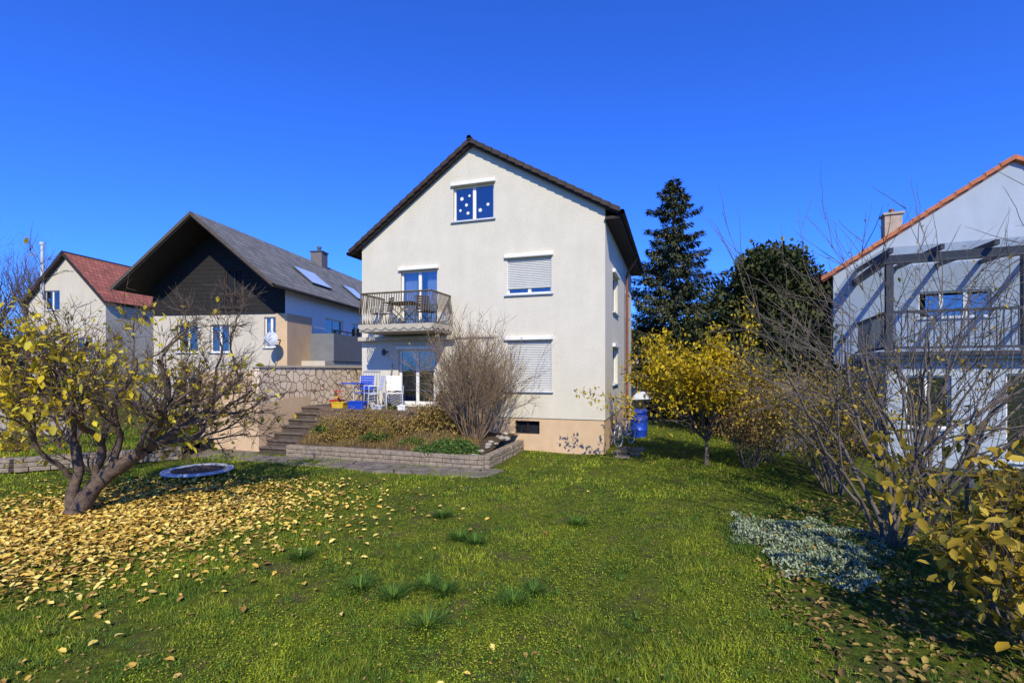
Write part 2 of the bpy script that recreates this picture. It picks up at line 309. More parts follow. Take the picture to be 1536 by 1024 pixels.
# ------------------------------------------------------------------ building helpers
def wall_sheet(name,outer,holes,mat,parent,depth=.14):
    loops=[[Vector((x,z,0)) for x,z in outer]]+[[Vector(q+(0,)) for q in ((a,c),(a,d),(b,d),(b,c))] for a,b,c,d in holes]
    tris=geometry.tessellate_polygon(loops); V=[(v.x,0,v.y) for l in loops for v in l]; F=[tuple(t) for t in tris]
    o=len(outer)
    for h in range(len(holes)):
        i0=len(V)
        for q in range(4): 
            v=V[o+h*4+q]; V.append((v[0],depth,v[2]))
        for q in range(4): F.append((o+h*4+q,o+h*4+(q+1)%4,i0+(q+1)%4,i0+q))
    return mesh_py(name,V,F,mat,parent)
def window(parent,x0,x1,z0,z1,y=.09,cols=2,split=None,shutter=0,box=True,sill=True,curtain=False,fr=.055,door=False,glass=True):
    W=[];f=fr
    W+=[(x0,x1,y,y+.06,z1-f,z1),(x0,x1,y,y+.06,z0,z0+f),(x0,x0+f,y,y+.06,z0+f,z1-f),(x1-f,x1,y,y+.06,z0+f,z1-f)]
    cw=(x1-x0)/cols
    for i in range(1,cols): W.append((x0+i*cw-.05,x0+i*cw+.05,y-.004,y+.056,z0+f,z1-f))
    boxes('window_frame',W,WHITE,parent,.006)
    boxes('window_pane',[(x0+f,x1-f,y+.025,y+.03,z0+f,z1-f)],GLASS,parent)
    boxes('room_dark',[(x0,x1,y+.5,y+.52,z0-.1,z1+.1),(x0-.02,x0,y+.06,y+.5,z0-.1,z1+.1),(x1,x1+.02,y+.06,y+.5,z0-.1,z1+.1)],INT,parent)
    if curtain:
        for (c0,c1) in ((x0+.03,x0+(x1-x0)*.36),(x1-(x1-x0)*.36,x1-.03)):
            n=24;V=[];F=[]
            for i in range(n+1):
                xx=c0+(c1-c0)*i/n; yy=y+.16+.025*math.sin(i*1.6)
                V+=[(xx,yy,z0),(xx,yy,z1)]
            for i in range(n): F.append((2*i,2*i+2,2*i+3,2*i+1))
            mesh_py('curtain',V,F,CURT,parent,smooth=True)
    if shutter>0:
        zz=z1; V=[];F=[]; zb=z1-(z1-z0)*shutter
        while zz>zb:
            o=len(V); h=.05
            V+=[(x0+.01,y-.03,zz),(x1-.01,y-.03,zz),(x1-.01,y-.048,zz-h*.5),(x0+.01,y-.048,zz-h*.5),(x1-.01,y-.03,zz-h+.004),(x0+.01,y-.03,zz-h+.004)]
            F+=[(o,o+1,o+2,o+3),(o+3,o+2,o+4,o+5)]; zz-=h
        mesh_py('roller_shutter',V,F,SHUT,parent)
        boxes('shutter_rail',[(x0-.03,x0+.015,y-.07,y-.001,z0,z1),(x1-.015,x1+.03,y-.07,y-.001,z0,z1)],WHITE,parent)
    if box: boxes('shutter_box',[(x0-.06,x1+.06,-.09,.05,z1+.004,z1+.11)],WHITE,parent,.012)
    if sill: boxes('window_sill',[(x0-.06,x1+.06,-.07,y,z0-.045,z0-.003)],LIGHTM if not door else CONC,parent,.006)
def roof_slab(name,P,th,mat,parent,under=None):
    """P: four corners (eave front, ridge front, ridge back, eave back) with UV metres"""
    V=[Vector(p) for p in P]; n=(V[1]-V[0]).cross(V[3]-V[0]).normalized()
    if n.z<0: n=-n
    B=[v-n*th for v in V]
    me=bpy.data.meshes.new(name); me.from_pydata([tuple(v) for v in V+B],[],[(0,1,2,3),(7,6,5,4),(0,4,5,1),(1,5,6,2),(2,6,7,3),(3,7,4,0)])
    uv=me.uv_layers.new(name='UVMap'); L1=(V[1]-V[0]).length; L2=(V[3]-V[0]).length
    for p in me.polygons:
        for li,vi in zip(p.loop_indices,p.vertices):
            q=vi%4; uv.data[li].uv=((0,L2)[q in(2,3)],(0,L1)[q in(1,2)])
    me.materials.append(mat); me.materials.append(under or SOFFIT)
    for i in range(1,6): me.polygons[i].material_index=1
    return link(bpy.data.objects.new(name,me),parent)
def verge(name,x0,z0,x1,z1,y,mat,parent,n=22,h=.09,w=.16,dz=.02):
    V=[];F=[];dx=(x1-x0)/n; d2=(z1-z0)/n; ov=1.12 if n>1 else 1.0; st=.03 if n>1 else 0
    for i in range(n):
        a=(x0+dx*i,z0+d2*i+dz+st); k=ov if i<n-1 else 1.0; b=(x0+dx*(i+k),z0+d2*(i+k)+dz)
        o=len(V)
        for yy in (y,y+w): V+=[(a[0],yy,a[1]-h),(b[0],yy,b[1]-h),(b[0],yy,b[1]),(a[0],yy,a[1])]
        F+=[(o,o+1,o+2,o+3),(o+4,o+7,o+6,o+5),(o+3,o+2,o+6,o+7),(o,o+4,o+5,o+1),(o,o+3,o+7,o+4),(o+1,o+5,o+6,o+2)]
    return mesh_py(name,V,F,mat,parent)
# ------------------------------------------------------------------ WHITE HOUSE
H=empty('white_house',(AX,AY,0),HR)
WL=7.84; DEP=8.5; RX=-3.97; RZ=9.05; ER=6.78; EL=6.28; PZ=.95
wA=(-4.59,-3.27,6.84,7.9); wB=(-6.41,-5.13,3.66,5.45); wC=(-2.87,-1.52,4.54,5.6); wD=(-6.5,-5.22,1.27,2.97); wE=(-2.87,-1.52,1.73,3.2); wF=(-2.62,-1.88,.48,.86)
wall_sheet('front_wall',[(-WL,PZ),(0,PZ),(0,ER),(RX,RZ),(-WL,EL)],[wA,wB,wC,wD,wE],PLASTER,H)
pe=empty('plinth_frame',(0,.03,0),0,H)
wall_sheet('front_plinth',[(-WL,-.1),(-.03,-.1),(-.03,PZ-.002),(-WL,PZ-.002)],[wF],PEACH,pe,.2)
boxes('basement_dark_sheet',[(wF[0]+.02,wF[1]-.02,.16,.17,wF[2],wF[3])],INT,pe)  # plain near-black sheet filling the opening behind the frame
boxes('basement_window_frame',[(wF[0],wF[1],.08,.12,wF[3]-.03,wF[3]),(wF[0],wF[1],.08,.12,wF[2],wF[2]+.03),(wF[0],wF[0]+.03,.08,.12,wF[2],wF[3]),(wF[1]-.03,wF[1],.08,.12,wF[2],wF[3]),(wF[0]+.35,wF[0]+.38,.08,.12,wF[2],wF[3])],SOFFIT,pe)
window(H,*wA,cols=2); window(H,*wB,cols=2,curtain=True,sill=False,door=True); window(H,*wC,cols=2,shutter=.82)
window(H,*wD,cols=2,sill=False,door=True,fr=.08); window(H,*wE,cols=2,shutter=1.0)
for (x,z,r) in ((-4.35,7.55,.07),(-4.2,7.35,.06),(-4.4,7.2,.05),(-4.1,7.62,.05),(-3.75,7.15,.07),(-3.5,7.3,.06),(-4.15,7.1,.06)):
    V=[(x+r*math.cos(t)*(1 if i%2 else .6),.108,z+r*math.sin(t)*(1 if i%2 else .6)) for i,t in enumerate(np.linspace(0,6.283,12,endpoint=False))]
    mesh_py('window_sticker',V,[tuple(range(12))],WHITE,H)
sd=empty('side_frame',(0,0,0),math.pi/2,H)
sw=[(1.75,3.1,4.15,5.35),(1.75,3.1,1.9,3.05),(5.9,6.9,4.4,5.3)]
wall_sheet('side_wall',[(0,PZ),(DEP,PZ),(DEP,ER),(0,ER)],sw,PLASTER,sd)
for w in sw: window(sd,*w,cols=2,shutter=.0)
ps=empty('plinth_side_frame',(-.03,0,0),math.pi/2,H)
mesh_py('side_plinth',[(0.03,0,-.1),(DEP,0,-.1),(DEP,0,PZ-.002),(0.03,0,PZ-.002)],[(0,1,2,3)],PEACH,ps)
mesh_py('back_and_left_walls',[(-WL,0,-.1),(-WL,DEP,-.1),(-WL,DEP,EL),(-WL,0,EL),(0,DEP,-.1),(0,DEP,ER),(RX,DEP,RZ)],[(0,1,2,3),(1,4,5,6,2)],PLASTER,H)
mesh_py('plinth_ledge',[(-WL,0,PZ),(0,0,PZ),(-.03,.03,PZ),(-WL,.03,PZ),(0,DEP,PZ),(-.03,DEP,PZ)],[(0,1,2,3),(1,4,5,2)],PLASTER,H)
sr=(RZ-ER)/(-RX); sl=(RZ-EL)/(WL+RX); oh=.42; ohl=.35; T=.16
rz=RZ+.14
ev=(oh,rz-sr*(oh-RX)); el=(-WL-ohl,rz-sl*(WL+ohl+RX))
roof_slab('roof_right',[(ev[0],-.16,ev[1]),(RX,-.16,rz),(RX,DEP+.2,rz),(ev[0],DEP+.2,ev[1])],T*.8,GREYT,H)
roof_slab('roof_left',[(el[0],-.16,el[1]),(RX,-.16,rz),(RX,DEP+.2,rz),(el[0],DEP+.2,el[1])],T*.8,GREYT,H)
verge('verge_tiles_right',ev[0],ev[1],RX,rz,-.24,BROWNT,H,18,.13)
verge('verge_tiles_left',el[0],el[1],RX,rz,-.241,BROWNT,H,18,.13)
tubes('ridge_cap',[([(RX,-.27,rz+.02),(RX,4,rz+.02),(RX,DEP+.2,rz+.02)],[.075,.075,.075])],BROWNT,H,8)
tubes('gutter',[([(ev[0]+.06,-.2,ev[1]-.08),(ev[0]+.06,4,ev[1]-.08),(ev[0]+.06,DEP+.2,ev[1]-.08)],[.07]*3)],SOFFIT,H,8)
tubes('gutter_left',[([(el[0]-.05,-.2,el[1]-.08),(el[0]-.05,4,el[1]-.08),(el[0]-.05,DEP+.2,el[1]-.08)],[.06]*3)],SOFFIT,H,8)
boxes('eave_board',[(0.01,ev[0],-.1,DEP+.1,ev[1]-.22,ev[1]-.14)],SOFFIT,H)
tubes('downpipe',[([(ev[0]+.04,5.4,ev[1]-.1),(ev[0]-.05,5.4,ev[1]-.3),(.14,5.4,ev[1]-.65),(.1,5.4,ev[1]-.8),(.1,5.4,2),(.1,5.4,.05)],[.05]*6)],COPPER,H,8)
bal=empty('balcony',(0,0,0),0,H)
bx0,bx1,by=-7.04,-4.63,-1.3; bz=3.6
boxes('balcony_slab',[(bx0,bx1,by,-.002,bz-.16,bz)],CONC,bal,.02)
V=[];F=[]
def scal(p0,p1,n,z0,h):
    for i in range(n*6+1):
        t=i/(n*6); x=p0[0]+(p1[0]-p0[0])*t; y=p0[1]+(p1[1]-p0[1])*t
        V.append((x,y,z0)); V.append((x,y,z0-h*(.55+.45*abs(math.sin(t*n*math.pi)))))
        if i: o=len(V); F.append((o-4,o-3,o-1,o-2))
scal((bx0,by-.03),(bx1+.03,by-.03),8,bz+.06,.17); scal((bx1+.03,by-.03),(bx1+.03,0),4,bz+.06,.17)
mesh_py('scalloped_trim',V,F,BEIGE,bal)
bars=[];rl=[]
def bellybar(x,y,nx,ny): 
    z=[0.04,.12,.3,.5,.75,.97]; o=[0,.06,.09,.06,.02,0]
    bars.append(([(x+nx*q,y+ny*q,bz+zz) for zz,q in zip(z,o)],[.013]*6))
for i in range(30): bellybar(bx0+.03+(bx1-bx0-.06)*i/29,by+.05,0,-1)
for i in range(15): bellybar(bx1-.05,by+.08+(1.2)*i/14,1,0)
for i in range(15): bellybar(bx0+.05,by+.08+(1.2)*i/14,-1,0)
tubes('railing_bars',bars,RAIL,bal,5)
rl=[([(bx0+.05,-.02,z),(bx0+.05,by+.05,z),(bx1-.05,by+.05,z),(bx1-.05,-.02,z)],[r]*4) for z,r in ((bz+.98,.028),(bz+.05,.018))]
tubes('railing_rails',[([a,b],[r,r]) for P,R_ in rl for a,b,r in zip(P[:-1],P[1:],R_)],RAIL,bal,6)
boxes('awning_cassette',[(-7.84,-4.5,-.24,-.004,3.25,3.38)],BEIGE,H,.02)
boxes('wall_ledge',[(-4.49,-3.2,-.05,-.004,3.3,3.36)],BEIGE,H,.005)
boxes('wall_lamp',[(-6.95,-6.88,-.16,-.01,2.88,2.94)],GREYM,H,.01)
tubes('wall_lamp_head',[([(-6.92,-.16,2.8),(-6.92,-.18,2.9),(-6.92,-.16,3.0)],[.05,.07,.03])],GREYM,H,8)
# ------------------------------------------------------------------ terrace deck, planter, stairs
TR=empty('terrace_deck',(AX,AY,0),HR)
boxes('deck_planks',[(-8.2,-4.5,-1.6+i*.16,-1.6+i*.16+.15,1.12,1.2) for i in range(10)],WOOD,TR,.006)
boxes('deck_side',[(-8.2,-4.5,-1.585,-1.55,.75,1.115)],WOOD,TR)
boxes('deck_landing',[(-9.35,-8.21,-.8,0,.2,1.2),(-9.35,-7.9,.001,2.2,.2,1.19)],STEP,TR,.01)
ST=empty('garden_stairs',(AX,AY,0),HR)
boxes('steps',[(-9.34,-8.2,-2.7+i*.28,-2.7+(i+1)*.28+.03,-.05+i*.03,.17*(i+1)-.05) for i in range(7)],STEP,ST,.01)
boxes('treads',[(-9.34,-8.17,-2.74+i*.28,-2.7+(i+1)*.28-.012,.17*(i+1)-.047,.17*(i+1)) for i in range(7)],M('tread_stone',(.13,.1,.075),.9,.3,5,.5,30),ST,.01)
def stonewall(name,segs,h,th,courses,bl,mat,parent=None):
    V=[];F=[]
    for p0,p1 in segs:
        p0=Vector(p0+(0,));p1=Vector(p1+(0,)); L=(p1-p0).length; u=(p1-p0)/L; nrm=Vector((-u.y,u.x,0)); ch=h/courses
        for c in range(courses):
            s=-random.random()*bl*.5
            while s<L:
                l=bl*random.uniform(.6,1.4); a=max(s,0)+.006; b=min(s+l,L)-.006; s+=l
                if b-a<.03: continue
                j=[random.uniform(-.015,.015) for _ in range(8)]; z0=c*ch+.004; z1=(c+1)*ch-.006+random.uniform(-.01,.006)*(1 if c==courses-1 else .3)
                o=len(V)
                for zz in (z0,z1):
                    for q,(aa,nn) in enumerate(((a,-th/2+j[0]),(b,-th/2+j[1]),(b,th/2),(a,th/2))):
                        v=p0+u*aa+nrm*nn; V.append((v.x,v.y,zz))
                F+=[(o,o+3,o+2,o+1),(o+4,o+5,o+6,o+7),(o,o+1,o+5,o+4),(o+1,o+2,o+6,o+5),(o+2,o+3,o+7,o+6),(o+3,o,o+4,o+7)]
    return mesh_py(name,V,F,mat,parent,.012)
PL=empty('planter_bed',(AX,AY,0),HR)
stonewall('planter_stone_wall',[((-8.15,-2.9),(-2.42,-2.9)),((-2.42,-2.9),(-2.42,-.05))],.32,.2,3,.34,STONE,PL)
gxs=np.linspace(-8.15,-2.5,50); gys=np.linspace(-2.85,-.02,26); X,Y=np.meshgrid(gxs,gys,indexing='ij')
def soilz(x,y):
    t=np.clip((y+2.8)/1.2,0,1); z=.26+.62*t*np.clip((-x-2.9)/1.2,.35,1); return z+.05*np.sin(5*x+2*y)*np.sin(4*y)
Zs=soilz(X,Y); nx,ny=X.shape; idx=np.arange(nx*ny).reshape(nx,ny)
F=np.stack([idx[:-1,:-1],idx[1:,:-1],idx[1:,1:],idx[:-1,1:]],-1).reshape(-1,4)
mesh_np('planter_soil',np.stack([X,Y,Zs],-1).reshape(-1,3),F,SOIL,None,PL,True)
FP=empty('flagstone_path',(AX,AY,0),HR); V=[];F=[]
cols_=26; rows_=3; G=np.zeros((cols_+1,rows_+1,2))
for i in range(cols_+1):
    for j in range(rows_+1): G[i,j]=(-14+i*.46+random.uniform(-.16,.16),-3.95+j*.31+random.uniform(-.09,.09))
for i in range(cols_):
    for j in range(rows_):
        q=[G[i,j],G[i+1,j],G[i+1,j+1],G[i,j+1]]; c=sum(q)/4; o=len(V); zt=.03+random.uniform(-.012,.015)
        for zz in (-.03,zt):
            for p in q: pp=c+(p-c)*random.uniform(.86,.94); V.append((pp[0],pp[1],zz))
        F+=[(o+4,o+5,o+6,o+7),(o,o+1,o+5,o+4),(o+1,o+2,o+6,o+5),(o+2,o+3,o+7,o+6),(o+3,o,o+4,o+7)]
for i in range(10):
    for j in range(3):
        x=-14.+i*.47; y=-3.0+j*.42
        if x<-9.4:
            o=len(V)
            for zz in (-.03,.03):
                for dx,dy in ((0,0),(.43,.02),(.42,.38),(.02,.36)): V.append((x+dx,y+dy,zz))
            F+=[(o+4,o+5,o+6,o+7),(o,o+1,o+5,o+4),(o+1,o+2,o+6,o+5),(o+2,o+3,o+7,o+6),(o+3,o,o+4,o+7)]
for (x,y) in ((.35,.4),(.75,.3),(.5,-.1),(.4,1.2),(.8,1.1)):
    o=len(V)
    for zz in (-.03,.04):
        for dx,dy in ((-.2,-.3),(.18,-.32),(.2,.33),(-.18,.3)): V.append((x+dx,y+dy,zz))
    F+=[(o+4,o+5,o+6,o+7),(o,o+1,o+5,o+4),(o+1,o+2,o+6,o+5),(o+2,o+3,o+7,o+6),(o+3,o,o+4,o+7)]
mesh_py('flagstones',V,F,FLAG,FP,.01)
n=14000; hx=U(-12,-2,n); hy=U(-4.05,-3.0,n); wx,wy=h2w(hx,hy); kk=(np.sin(6.8*hx+.5*np.sin(9*hy))>.35)|(np.sin(20*hy+1.2*np.sin(3*hx))>.7)|(hy<-3.9); wx=wx[kk];wy=wy[kk]; n=len(wx); L=U(.03,.075,n)
scatter('path_moss',BL_V,BL_F,np.stack([wx,wy,gz(wx,wy)],-1),rots(U(0,6.28,n),U(-.9,.5,n),U(-.3,.3,n)),np.stack([U(.006,.012,n),L,L],-1),GRASS,None,None)
bm=bmesh.new()
for i in range(26):
    x=random.uniform(-4.6,-2.6); y=random.choice([-2.75,random.uniform(-2.7,-.5)]); x=x if y<-2.6 else random.uniform(-2.75,-2.5)
    r=random.uniform(.05,.11); mtx=Matrix.Translation((x,y,float(soilz(np.array(x),np.array(y)))+.04))@Matrix.Rotation(random.random()*6,4,'Z')@Matrix.Diagonal((r*1.3,r,r*.6,1))
    bmesh.ops.create_icosphere(bm,subdivisions=2,radius=1,matrix=mtx)
for v in bm.verts: v.co+=Vector([random.uniform(-.012,.012) for _ in range(3)])
me=bpy.data.meshes.new('rocks'); bm.to_mesh(me); bm.free(); me.materials.append(M('pale_rock',(.33,.29,.23),.9,.35,9,.5,30)); link(bpy.data.objects.new('planter_rocks',me),PL)
# ------------------------------------------------------------------ boundary wall with polygonal stone
BW=empty('stone_boundary_wall',(AX,AY,0),HR)
boxes('stone_face',[(-9.6,-9.36,-2.7,2.6,0,2.4)],crazy_mat(),BW)
boxes('wall_coping',[(-9.64,-9.32,-2.74,2.6,2.403,2.47)],BEIGE,BW,.01)
boxes('peach_front',[(-11.6,-9.605,-2.7,-2.45,-.05,2.3)],PEACH,BW,.01)
mesh_py('peach_lower',[(-9.352,-2.71,0),(-9.352,-2.71,1.35),(-9.352,-1.5,1.5),(-9.352,-.6,1.5),(-9.352,-.6,0),(-9.6,-2.71,0),(-9.6,-2.71,1.35)],[(0,1,2,3,4),(0,5,6,1)],PEACH,BW)
boxes('peach_terrace',[(-11.6,-9.605,-2.44,2.6,1.9,2.28)],PEACH,BW)
# ------------------------------------------------------------------ NEIGHBOUR dark gable house
NH=empty('dark_gable_house',(-12.94,20,0),-math.atan(.137))
hw=3.6; rz2=8.72; ez=5.75; sl2=(rz2-ez)/hw; LN=16
roof_slab('roof_right',[(hw,0,ez),(0,0,rz2),(0,LN,rz2),(hw,LN,ez)],.16,GREYT,NH)
roof_slab('roof_left',[(-hw,0,ez),(0,0,rz2),(0,LN,rz2),(-hw,LN,ez)],.16,GREYT,NH)
BARGE=M('barge_board',(.09,.07,.05),.7,.2,5)
verge('barge_right',hw+.02,ez+.0,0,rz2+.0,-.05,BARGE,NH,1,.15,.045,.0)
verge('barge_left',-hw-.02,ez,0,rz2,-.051,BARGE,NH,1,.15,.045,.0)
tubes('gutter',[([(hw+.05,-.1,ez-.08),(hw+.05,8,ez-.08),(hw+.05,LN,ez-.08)],[.07]*3)],BARGE,NH,8)
gw=3.15; gy0=1.5; gtop=lambda x: rz2-.2-sl2*abs(x)
g=empty('gable_frame',(0,gy0,0),0,NH)
ob=wall_sheet('shingle_gable',[(-gw,4.75),(gw,4.75),(gw,gtop(gw)),(0,gtop(0)),(-gw,gtop(gw))],[(.35,1.2,5.1,6.7)],DARKSH,g)
uv=ob.data.uv_layers.new(name='UVMap')
for l in ob.data.loops:
    c=ob.data.vertices[l.vertex_index].co; uv.data[l.index].uv=(c.x,c.z)
boxes('dark_window',[(.35,1.2,.1,.12,5.1,6.7)],INT,g); boxes('dark_window_frame',[(.35,.42,.05,.1,5.1,6.7),(1.13,1.2,.05,.1,5.1,6.7),(.74,.81,.05,.1,5.1,6.7),(.42,1.13,.05,.1,6.63,6.7)],SOFFIT,g)
tubes('small_rail',[([(.2+i*.12,-.12,5.0),(.2+i*.12,-.12,5.6)],[.01,.01]) for i in range(10)]+[([(.18,-.12,z),(1.32,-.12,z)],[.018]*2) for z in (5.02,5.6)],BARGE,g)
g2=empty('front_frame',(0,gy0+.05,0),0,NH)
nw=[(-2.0,-1.0,3.1,4.3),(2.15,2.75,3.3,4.6),(-.4,.5,3.1,4.3),(-2.2,-.9,.6,2.0),(.3,1.6,.4,2.2)]
wall_sheet('front_wall',[(-gw,-.1),(gw,-.1),(gw,4.74),(-gw,4.74)],nw,PLASTER3,g2)
for w in nw: window(g2,*w,cols=2,box=False,curtain=(w[0]>2))
boxes('peach_pillar',[(2.78,3.3,-.15,1.8,2.2,4.73)],PEACH,g2)
g3=empty('side_frame',(gw,gy0,0),math.pi/2,NH)
nw=[(3.4,5.2,3.1,4.9),(6.2,7.6,3.2,4.9),(9,10.4,3.2,4.9)]
wall_sheet('side_wall',[(0,-.1),(LN-1.7,-.1),(LN-1.7,5.9),(0,5.9)],nw,WHITE,g3)
for w in nw: window(g3,*w,cols=2,box=False,curtain=False)
mesh_py('left_wall',[(-gw,gy0,-.1),(-gw,LN,-.1),(-gw,LN,5.9),(-gw,gy0,5.9)],[(0,1,2,3)],PLASTER3,NH)
boxes('side_balcony',[(gw+.01,gw+1.3,3.2,12,2.75,2.95),(gw+1.22,gw+1.3,3.2,12,2.95,4.0),(gw+.01,gw+1.22,3.2,3.28,2.95,4.0)],M('balcony_grey',(.16,.165,.17),.7,.1,3),NH)
tubes('balcony_handrail',[([(gw+1.26,3.2,4.15),(gw+1.26,12,4.15)],[.03,.03])]+[([(gw+1.26,3.2+i*1.4,4),(gw+1.26,3.2+i*1.4,4.15)],[.02]*2) for i in range(7)],SOFFIT,NH)
boxes('lower_extension',[(gw+.02,gw+1.25,2.5,12,-.1,2.74)],PLASTER3,NH)
nrm=Vector((sl2,0,1)).normalized(); sv=Vector((1,0,-sl2)).normalized()
def sky(name,s,y0,y1,l):
    c0=Vector((0,0,rz2))+sv*s+nrm*.05
    V=[];
    for off in (0,.07):
        for (a,b) in ((0,y0),(0,y1),(l,y1),(l,y0)): 
            v=c0+sv*a+Vector((0,b,0))+nrm*off; V.append(tuple(v))
    mesh_py(name,V,[(0,1,5,4),(1,2,6,5),(2,3,7,6),(3,0,4,7)],GREYM,NH)
    V2=[tuple(Vector(v)+nrm*-.01) for v in V[4:]]
    mesh_py(name+'_pane',V2,[(0,1,2,3)],M(name+'_glass',(.5,.6,.7),.12,.1,1,0,1,.8),NH)
sky('skylight',2.2,4.3,6.2,1.35); sky('skylight_b',2.4,9.0,10.4,1.3)
boxes('chimney',[(-.35,.35,9.6,10.3,8.3,9.35)],M('chimney_grey',(.16,.14,.13),.9,.2,5),NH); boxes('chimney_cap',[(-.4,.4,9.55,10.35,9.353,9.42)],GREYM,NH)
tubes('chimney_pot',[([(0,9.95,9.42),(0,9.95,9.6),(0,9.95,9.7),(0,9.95,9.78)],[.12,.1,.16,.02])],GREYM,NH,8)
bm=bmesh.new(); bmesh.ops.create_uvsphere(bm,u_segments=20,v_segments=12,radius=.45)
bmesh.ops.delete(bm,geom=[v for v in bm.verts if v.co.z>-.28],context='VERTS')
bmesh.ops.transform(bm,matrix=Matrix.Translation((3.0,.7,3.6))@Matrix.Rotation(math.radians(-100),4,'X')@Matrix.Translation((0,0,.35)),verts=bm.verts)
me=bpy.data.meshes.new('dish'); bm.to_mesh(me); bm.free(); me.materials.append(LIGHTM); SDH=empty('satellite_dish_mount',(0,0,0),0,NH); link(bpy.data.objects.new('satellite_dish',me),SDH)
tubes('dish_arm',[([(3.0,1.5,3.6),(3.0,.75,3.6)],[.03,.03]),([(3.0,.7,3.35),(3.0,.3,3.55)],[.015,.015])],GREYM,SDH)
# ------------------------------------------------------------------ RED ROOF HOUSE
RH=empty('red_roof_house',(-27.2,30,0),-math.atan(.137)); hw=3.0; rz3=9.55; ez=6.45; L3=6.5
roof_slab('roof_right',[(hw,0,ez),(0,0,rz3),(0,L3,rz3),(hw,L3,ez)],.18,REDT,RH)
roof_slab('roof_left',[(-hw,0,ez),(0,0,rz3),(0,L3,rz3),(-hw,L3,ez)],.18,REDT,RH)
g=empty('gable_frame',(0,.3,0),0,RH); s3=(rz3-ez)/hw
nw=[(-1.6,-.5,6.0,7.2),(-2.0,-.8,2.9,4.3),(.6,1.8,2.9,4.3)]
wall_sheet('gable_wall',[(-2.7,-.1),(2.7,-.1),(2.7,rz3-.2-s3*2.7),(0,rz3-.2),(-2.7,rz3-.2-s3*2.7)],nw,PLASTER3,g)
for w in nw: window(g,*w,cols=2,box=False)
mesh_py('side_walls',[(2.7,.3,-.1),(2.7,L3-.2,-.1),(2.7,L3-.2,6.6),(2.7,.3,6.6),(-2.7,.3,-.1),(-2.7,L3-.2,-.1),(-2.7,L3-.2,6.6),(-2.7,.3,6.6)],[(0,1,2,3),(4,5,6,7)],PLASTER3,RH)
tubes('flue_pipe',[([(-1.6,.2,6.8),(-1.6,.2,10.0)],[.09,.09]),([(-1.6,.2,10.0),(-1.6,.2,10.15)],[.14,.14])],LIGHTM,RH,8)
# ------------------------------------------------------------------ RIGHT HOUSE
B=empty('blue_white_house',(10.35,16,0),-math.atan(.45)); pk=4.37; rz4=8.3; ez4=5.4; W4=8.74; D4=6.5
s4=(rz4-ez4)/pk
bw=[(2.2,3.9,3.9,4.7),(5.2,6.4,3.0,5.0)]
wall_sheet('gable_wall',[(0,-.1),(W4,-.1),(W4,ez4),(pk,rz4),(0,ez4)],bw,PLASTER2,B)
for w in bw: window(B,*w,cols=3 if w[0]<3 else 2,box=False)
mesh_py('side_walls',[(0,0,-.1),(0,D4,-.1),(0,D4,ez4),(0,0,ez4),(W4,0,-.1),(W4,D4,-.1),(W4,D4,ez4),(W4,0,ez4)],[(0,1,2,3),(4,5,6,7)],PLASTER2,B)
roof_slab('roof_left',[(-.35,-.05,ez4-.35*s4+.12),(pk,-.05,rz4+.12),(pk,D4+.2,rz4+.12),(-.35,D4+.2,ez4-.35*s4+.12)],.12,REDT,B,ORANGE)
roof_slab('roof_right',[(W4+.35,-.05,ez4-.35*s4+.12),(pk,-.05,rz4+.12),(pk,D4+.2,rz4+.12),(W4+.35,D4+.2,ez4-.35*s4+.12)],.12,REDT,B,ORANGE)
verge('verge_tiles',-.35,ez4-.35*s4+.13,pk,rz4+.13,-.14,ORANGE,B,14,.13)
verge('verge_tiles_r',W4+.35,ez4-.35*s4+.13,pk,rz4+.13,-.141,ORANGE,B,14,.13)
boxes('chimney',[(1.9,2.4,2.4,2.9,6.3,7.75)],M('chimney_tan',(.42,.34,.26),.9,.2,5),B); boxes('chimney_cap',[(1.85,2.45,2.35,2.95,7.753,7.83)],CONC,B)
tubes('chimney_pot',[([(2.15,2.65,7.83),(2.15,2.65,8.0)],[.1,.08])],COPPER,B,8)
ax0,ax1,ay=.6,8.7,-3.5
fr=empty('annex_front',(0,ay,0),0,B)
aw=[(1.0,1.9,.9,2.2),(2.9,4.0,.2,2.25),(4.6,5.8,.9,2.2),(6.4,7.6,.9,2.2)]
wall_sheet('annex_wall',[(ax0,-.1),(ax1,-.1),(ax1,2.6),(ax0,2.6)],aw,PLASTER2,fr)
for w in aw: window(fr,*w,cols=2,box=False)
mesh_py('annex_side',[(ax0,ay,-.1),(ax0,-.01,-.1),(ax0,-.01,2.6),(ax0,ay,2.6)],[(0,1,2,3)],PLASTER2,B)
boxes('balcony_slab',[(ax0-.15,ax1,ay-.25,-.02,2.603,2.8)],PLASTER2,B,.01)
boxes('slab_gutter',[(ax0-.22,ax1,ay-.36,ay-.255,2.68,2.79)],DARKM,B,.01)
PG=empty('balcony_canopy',(0,0,0),0,B)
posts=[(x,x+.16,ay,ay+.16,2.8,5.0) for x in (ax0,ax0+2.6,ax0+5.2,ax0+7.8)]
boxes('posts',posts,DARKM,PG,.006)
boxes('beams',[(ax0-.1,ax1,ay-.02,ay+.12,5.003,5.22),(ax0-.1,ax0+.04,ay+.121,-.01,5.003,5.18)],DARKM,PG,.006)
V=[];F=[]
for i in range(9):
    x=ax0+i*1.0; o=len(V)
    for (yy,zz) in ((ay-.3,5.225),(-.02,5.42)):
        for dx,dz in ((0,0),(.08,0),(.08,.12),(0,.12)): V.append((x+dx,yy,zz+dz))
    F+=[(o,o+1,o+5,o+4),(o+1,o+2,o+6,o+5),(o+2,o+3,o+7,o+6),(o+3,o,o+4,o+7),(o,o+3,o+2,o+1)]
mesh_py('rafters',V,F,DARKM,PG)
